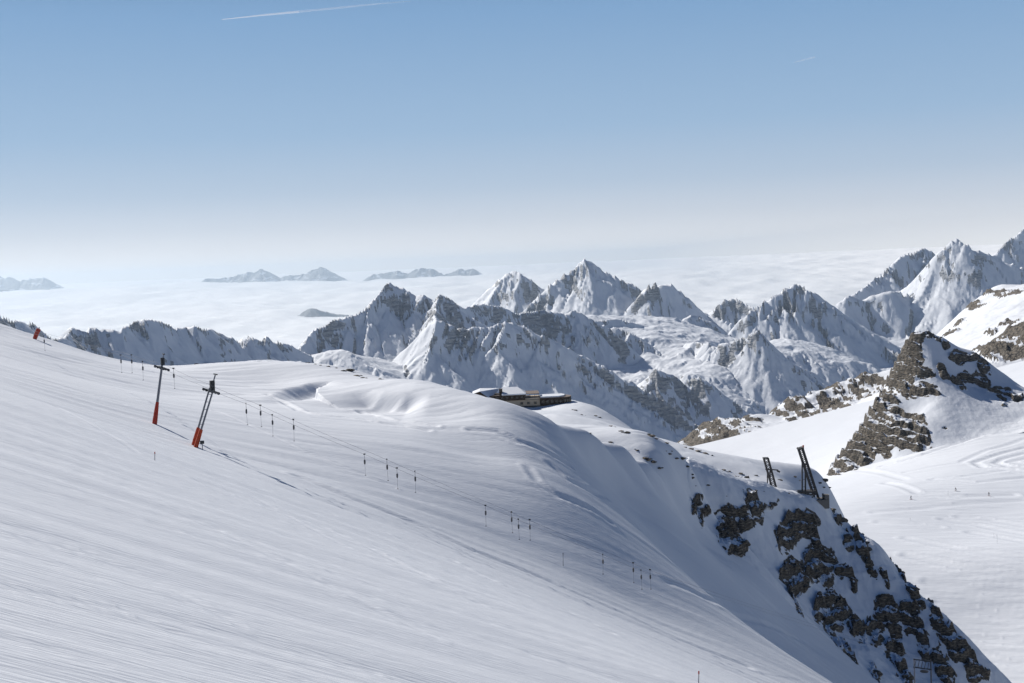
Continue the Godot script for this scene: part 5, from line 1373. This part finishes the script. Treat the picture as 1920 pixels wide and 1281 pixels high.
# ---------------------------------------------------------------- cableway towers on the rock step
func lattice(parent: Node3D, a0: Vector3, a1: Vector3, b0: Vector3, b1: Vector3, r: float, steps: int, m: Material) -> void:
	part("rail", bar(a0, a1, r, r, 6), m, parent)
	part("rail", bar(b0, b1, r, r, 6), m, parent)
	for k in steps:
		var t := (k + 0.5) / steps
		var u := (k + 1.3) / steps
		part("brace", bar(a0.lerp(a1, t), b0.lerp(b1, minf(u, 1.0)), r * 0.55, r * 0.55, 5), m, parent)


func build_towers() -> void:
	var steel: Material = mats.tower_steel
	var t := thing("cableway_tower", Vector3(80.05, -67.56, -345), "tall leaning lattice cableway tower on a concrete block at the cliff top", "tower", "cableway towers")
	for z in [0.0, -1.8]:
		lattice(t, Vector3(0.8, 0.6, z), Vector3(-3.1, 14.1, z), Vector3(2.05, 0.0, z), Vector3(-1.94, 14.0, z), 0.22, 14, steel)
	for k in 6:
		var y := 2.0 + k * 2.3
		part("tie", bar(Vector3(1.6 - k * 0.66, y, 0), Vector3(1.6 - k * 0.66, y, -1.8), 0.09, 0.09, 5), steel, t)
	part("stay", bar(Vector3(-2.6, -1.2, 0), Vector3(-2.3, 10.7, 0), 0.24, 0.2, 6), steel, t)
	part("stay", bar(Vector3(-1.75, -1.2, 0), Vector3(-1.45, 9.8, 0), 0.27, 0.22, 6), steel, t)
	for k in 4:
		part("rung", bar(Vector3(-2.6, 1.5 + 2.0 * k, 0), Vector3(-1.6, 1.5 + 2.0 * k, 0), 0.06, 0.06, 5), steel, t)
	var deck := part("platform", block(at(-1.4, 2.05, -0.6), Vector3(5.2, 0.5, 3.0), 0.05), steel, t)
	part("platform_beam", block(at(-1.0, 1.4, 0.7), Vector3(4.2, 0.3, 0.25)), steel, deck)
	part("platform_rail", bar(Vector3(-0.4, 3.2, 0.8), Vector3(1.2, 3.2, 0.8), 0.06, 0.06, 5), steel, deck)
	part("platform_rail", bar(Vector3(-0.4, 2.3, 0.8), Vector3(-0.4, 3.2, 0.8), 0.06, 0.06, 5), steel, deck)
	part("saddle", block(Transform3D(Basis(Vector3.BACK, 0.28), Vector3(-2.5, 14.0, -0.9)), Vector3(1.6, 0.3, 2.4), 0.05), steel, t)
	part("warning_lamp", block(at(-1.85, 14.6, -0.2), Vector3(0.4, 0.55, 0.4), 0.12), mats.red_pad, t)
	var base := part("footing", block(at(1.5, -1.3, -0.6), Vector3(5.7, 2.4, 4.4), 0.08), mats.concrete, t)
	part("footing_step", block(at(3.9, -0.6, 0.6), Vector3(1.2, 3.6, 1.6), 0.06), mats.concrete, base)
	var post := tool()
	tube(post, [Vector3(2.95, -0.1, 0.6), Vector3(2.95, 0.9, 0.6), Vector3(2.95, 1.0, 0.6), Vector3(2.95, 1.5, 0.6)], [0.22, 0.2, 0.3, 0.24], 8)
	part("winch_post", post, steel, t)
	t = thing("cableway_tower", Vector3(71.04, -66.08, -352), "shorter lattice cableway tower with a side arm standing farther back", "tower", "cableway towers")
	for z in [0.0, -1.4]:
		lattice(t, Vector3(0.16, -0.8, z), Vector3(-2.26, 9.1, z), Vector3(1.35, -0.8, z), Vector3(-1.07, 9.05, z), 0.2, 10, steel)
	part("stay", bar(Vector3(-1.64, -1.0, 0), Vector3(-1.46, 6.1, 0), 0.18, 0.16, 6), steel, t)
	part("stay", bar(Vector3(-0.9, -1.0, 0), Vector3(-0.71, 6.1, 0), 0.2, 0.18, 6), steel, t)
	part("side_arm", bar(Vector3(-2.05, 6.1, 0), Vector3(1.5, 5.7, 0), 0.2, 0.17, 6), steel, t)
	part("arm_end", block(Transform3D(Basis(Vector3.BACK, -0.5), Vector3(1.6, 5.35, 0)), Vector3(0.9, 0.5, 0.5), 0.05), steel, t)
	part("saddle", block(at(-1.7, 9.1, -0.7), Vector3(1.5, 0.25, 1.8), 0.05), steel, t)
	# return frame at the foot of the drag lift
	var p := Vector3(74.16, -82.36, -234)
	p.y = slope_height(p.x, p.z)
	t = thing("return_frame", p, "lattice portal frame at the lower end of the drag lift", "frame")
	var top := -76.98 - p.y
	for x in [-1.55, 1.55]:
		part("post", bar(Vector3(x, -0.3, 0), Vector3(x, top, 0), 0.13, 0.12, 8), mats.dark_steel if x > 0 else mats.galvanised_steel, t)
	for y in [top - 1.7, top - 0.2]:
		part("beam", bar(Vector3(-1.7, y + 0.35, 0), Vector3(1.7, y - 0.3, 0), 0.12, 0.12, 6), mats.dark_steel, t)
	for k in 5:
		part("brace", bar(Vector3(-1.5 + 0.6 * k, top - 1.5 - 0.12 * k, 0), Vector3(-1.2 + 0.6 * k, top - 0.1 - 0.14 * k, 0), 0.06, 0.06, 5), mats.dark_steel, t)
	part("return_wheel", bar(Vector3(0, top - 1.9, 0.9), Vector3(0, top - 2.05, 0.9), 0.75, 0.75, 16), mats.dark_steel, t)


func build_contrails() -> void:
	var vapour := plain("vapour", Color(0.97, 0.98, 1.0, 0.3), 1.0)
	vapour.transparency = BaseMaterial3D.TRANSPARENCY_ALPHA
	vapour.metallic_specular = 0.0
	var thin := plain("thin_vapour", Color(0.97, 0.98, 1.0, 0.14), 1.0)
	thin.transparency = BaseMaterial3D.TRANSPARENCY_ALPHA
	thin.metallic_specular = 0.0
	var trails: Array = [[Vector3(-10688, 9899, -50000), Vector3(-8948, 10010, -50000), Vector3(-7707, 10071, -50000), Vector3(-6051, 10165, -50000), Vector3(-4809, 10236, -50000), Vector3(-3361, 10298, -50000)], [Vector3(12203, 7510, -50000), Vector3(11787, 7425, -50000), Vector3(11412, 7338, -50000)]]
	for k in 2:
		var o := thing("contrail_cloud", trails[k][0], ["long white aircraft vapour trail high in the left sky", "short faint vapour trail in the right sky"][k], "contrail", "vapour trails")
		for i in trails[k].size() - 1:
			var a: Vector3 = trails[k][i] - trails[k][0]
			var b: Vector3 = trails[k][i + 1] - trails[k][0]
			var wide: float = [16.0, 34.0, 42.0, 36.0, 24.0][i] if k == 0 else 30.0
			var next: float = [34.0, 42.0, 36.0, 24.0, 8.0][i] if k == 0 else 14.0
			part("streak", bar(a, b, wide, next, 10), vapour if k == 0 and i < 2 else thin, o)


func build_things() -> void:
	var timber := noise_image(0.03, 4, FastNoiseLite.TYPE_SIMPLEX_SMOOTH, 256, gradient([[0.0, Color(0.13, 0.1, 0.085)], [0.6, Color(0.22, 0.175, 0.14)], [1.0, Color(0.31, 0.25, 0.2)]]), 14)
	var wood := rock_material("dark_wood", timber, timber, 1.0, 0.5)
	wood.uv1_scale = Vector3(1.6, 0.25, 1.6)
	plain("grey_wood", Color(0.42, 0.37, 0.34), 0.85)
	plain("pale_render", Color(0.68, 0.62, 0.54), 0.9)
	plain("dark_stone", Color(0.24, 0.23, 0.23), 0.9)
	plain("concrete", Color(0.4, 0.385, 0.37), 0.9)
	plain("window_glass", Color(0.05, 0.06, 0.08), 0.12)
	plain("roof_snow", Color(0.79, 0.805, 0.83), 0.75)
	plain("tower_steel", Color(0.2, 0.195, 0.2), 0.65, 0.2)
	plain("clothing", Color(1, 1, 1), 0.9).vertex_color_use_as_albedo = true
	scatter_rocks(get_node(^"snow_slope"), get_node(^"cliff"))
	build_lift()
	build_restaurant()
	build_towers()
	for q in [[Vector3(-34.59, -17.28, -121), 0.75, "short dark marker stick below the twin-legged pylon", mats.red_pad], [Vector3(5.97, -43.44, -180), 1.9, "thin marker pole in the middle of the slope under the ropes", mats.rope_steel], [Vector3(13.07, -32.34, -95), 0.9, "short red-tipped stick at the bottom edge of the slope", mats.red_pad]]:
		marker(q[0], q[1], slope_height(q[0].x, q[0].z), q[2], q[3], 0.05)
	for q in [[Vector3(187.31, -117.81, -495), 3.4, "tallest marker pole beside the tracks in the basin"], [Vector3(190.04, -118.09, -505.5), 1.9, "lower marker pole just behind the tallest one in the basin"], [Vector3(194.79, -113.52, -572.5), 2.2, "thin marker pole beside the middle skier in the basin"], [Vector3(166.82, -116.67, -538.5), 1.1, "lone short marker stick nearest the cliff in the basin"]]:
		marker(q[0], q[1], basin_field.at(q[0].x, q[0].z) + 0.2, q[2], mats.rope_steel)
	var where: Array[Vector3] = [Vector3(177.51, -114.07, -571.5), Vector3(201.07, -112.69, -580), Vector3(212.49, -113.57, -570), Vector3(88.67, -102.74, -298.5)]
	for k in 4:
		var p := where[k]
		p.y = slope_height(p.x, p.z) if k == 3 else basin_field.at(p.x, p.z) + 0.6 * noise.get_noise_2d(p.x * 0.6, p.z * 0.6)
		make_skier(p, [0.4, 2.6, 3.4, 3.0][k], [0.15, 0.35, 0.1, 0.8][k], [Color(0.03, 0.03, 0.05), Color(0.05, 0.03, 0.03), Color(0.02, 0.02, 0.03), Color(0.02, 0.025, 0.05)][k], [Color(0.02, 0.02, 0.025), Color(0.02, 0.02, 0.03), Color(0.03, 0.02, 0.02), Color(0.015, 0.015, 0.02)][k], ["skier in dark clothes standing nearest the cliff in the basin", "skier in dark clothes riding between the other two in the basin", "skier in black standing alone at the far right of the basin", "crouching skier in dark clothes in the shade under the cliff"][k])
	build_contrails()


func _ready() -> void:
	var cam := Camera3D.new()
	cam.name = "camera"
	cam.fov = 30.0
	cam.near = 0.5
	cam.far = 400000.0
	cam.rotation = Vector3(-0.060794, 0.0, -0.041975)
	add_child(cam)
	cam.current = true

	var env := Environment.new()
	env.background_mode = Environment.BG_SKY
	env.tonemap_mode = Environment.TONE_MAPPER_LINEAR
	env.tonemap_exposure = 1.27
	env.sky = Sky.new()
	env.sky.sky_material = clear_sky()
	env.volumetric_fog_enabled = true
	env.volumetric_fog_density = 0.000022
	env.volumetric_fog_albedo = Color(0.84, 0.92, 1.0)
	env.volumetric_fog_anisotropy = 0.45
	env.sdfgi_enabled = true
	env.ssao_enabled = true
	env.ssil_enabled = true
	var world := WorldEnvironment.new()
	world.name = "world"
	world.environment = env
	add_child(world)

	var sun := DirectionalLight3D.new()
	sun.name = "sun"
	sun.light_energy = 1.6
	sun.light_color = Color(1.0, 0.978, 0.945)
	sun.light_angular_distance = 0.53
	sun.shadow_enabled = true
	add_child(sun)
	var high := deg_to_rad(36.0)
	var left := deg_to_rad(45.0)
	var to_sun := Vector3(-cos(high) * sin(left), sin(high), -cos(high) * cos(left))
	sun.look_at_from_position(to_sun, Vector3.ZERO, Vector3.UP)

	rng.seed = 7
	for k in 4096:
		pivots.append(Vector2(rng.randf(), rng.randf()))
	noise.seed = 21
	noise.noise_type = FastNoiseLite.TYPE_SIMPLEX_SMOOTH
	noise.frequency = 0.02
	noise.fractal_octaves = 3
	noise_fine.seed = 5
	noise_fine.noise_type = FastNoiseLite.TYPE_SIMPLEX_SMOOTH
	noise_fine.frequency = 0.25
	noise_fine.fractal_octaves = 3
	noise_ridged.seed = 9
	noise_ridged.noise_type = FastNoiseLite.TYPE_SIMPLEX_SMOOTH
	noise_ridged.frequency = 0.016
	noise_ridged.fractal_type = FastNoiseLite.FRACTAL_RIDGED
	noise_ridged.fractal_octaves = 4
	make_materials()
	build_ranges()
	build_ground()
	build_things()
	print("built in ", Time.get_ticks_msec() - started, " ms")
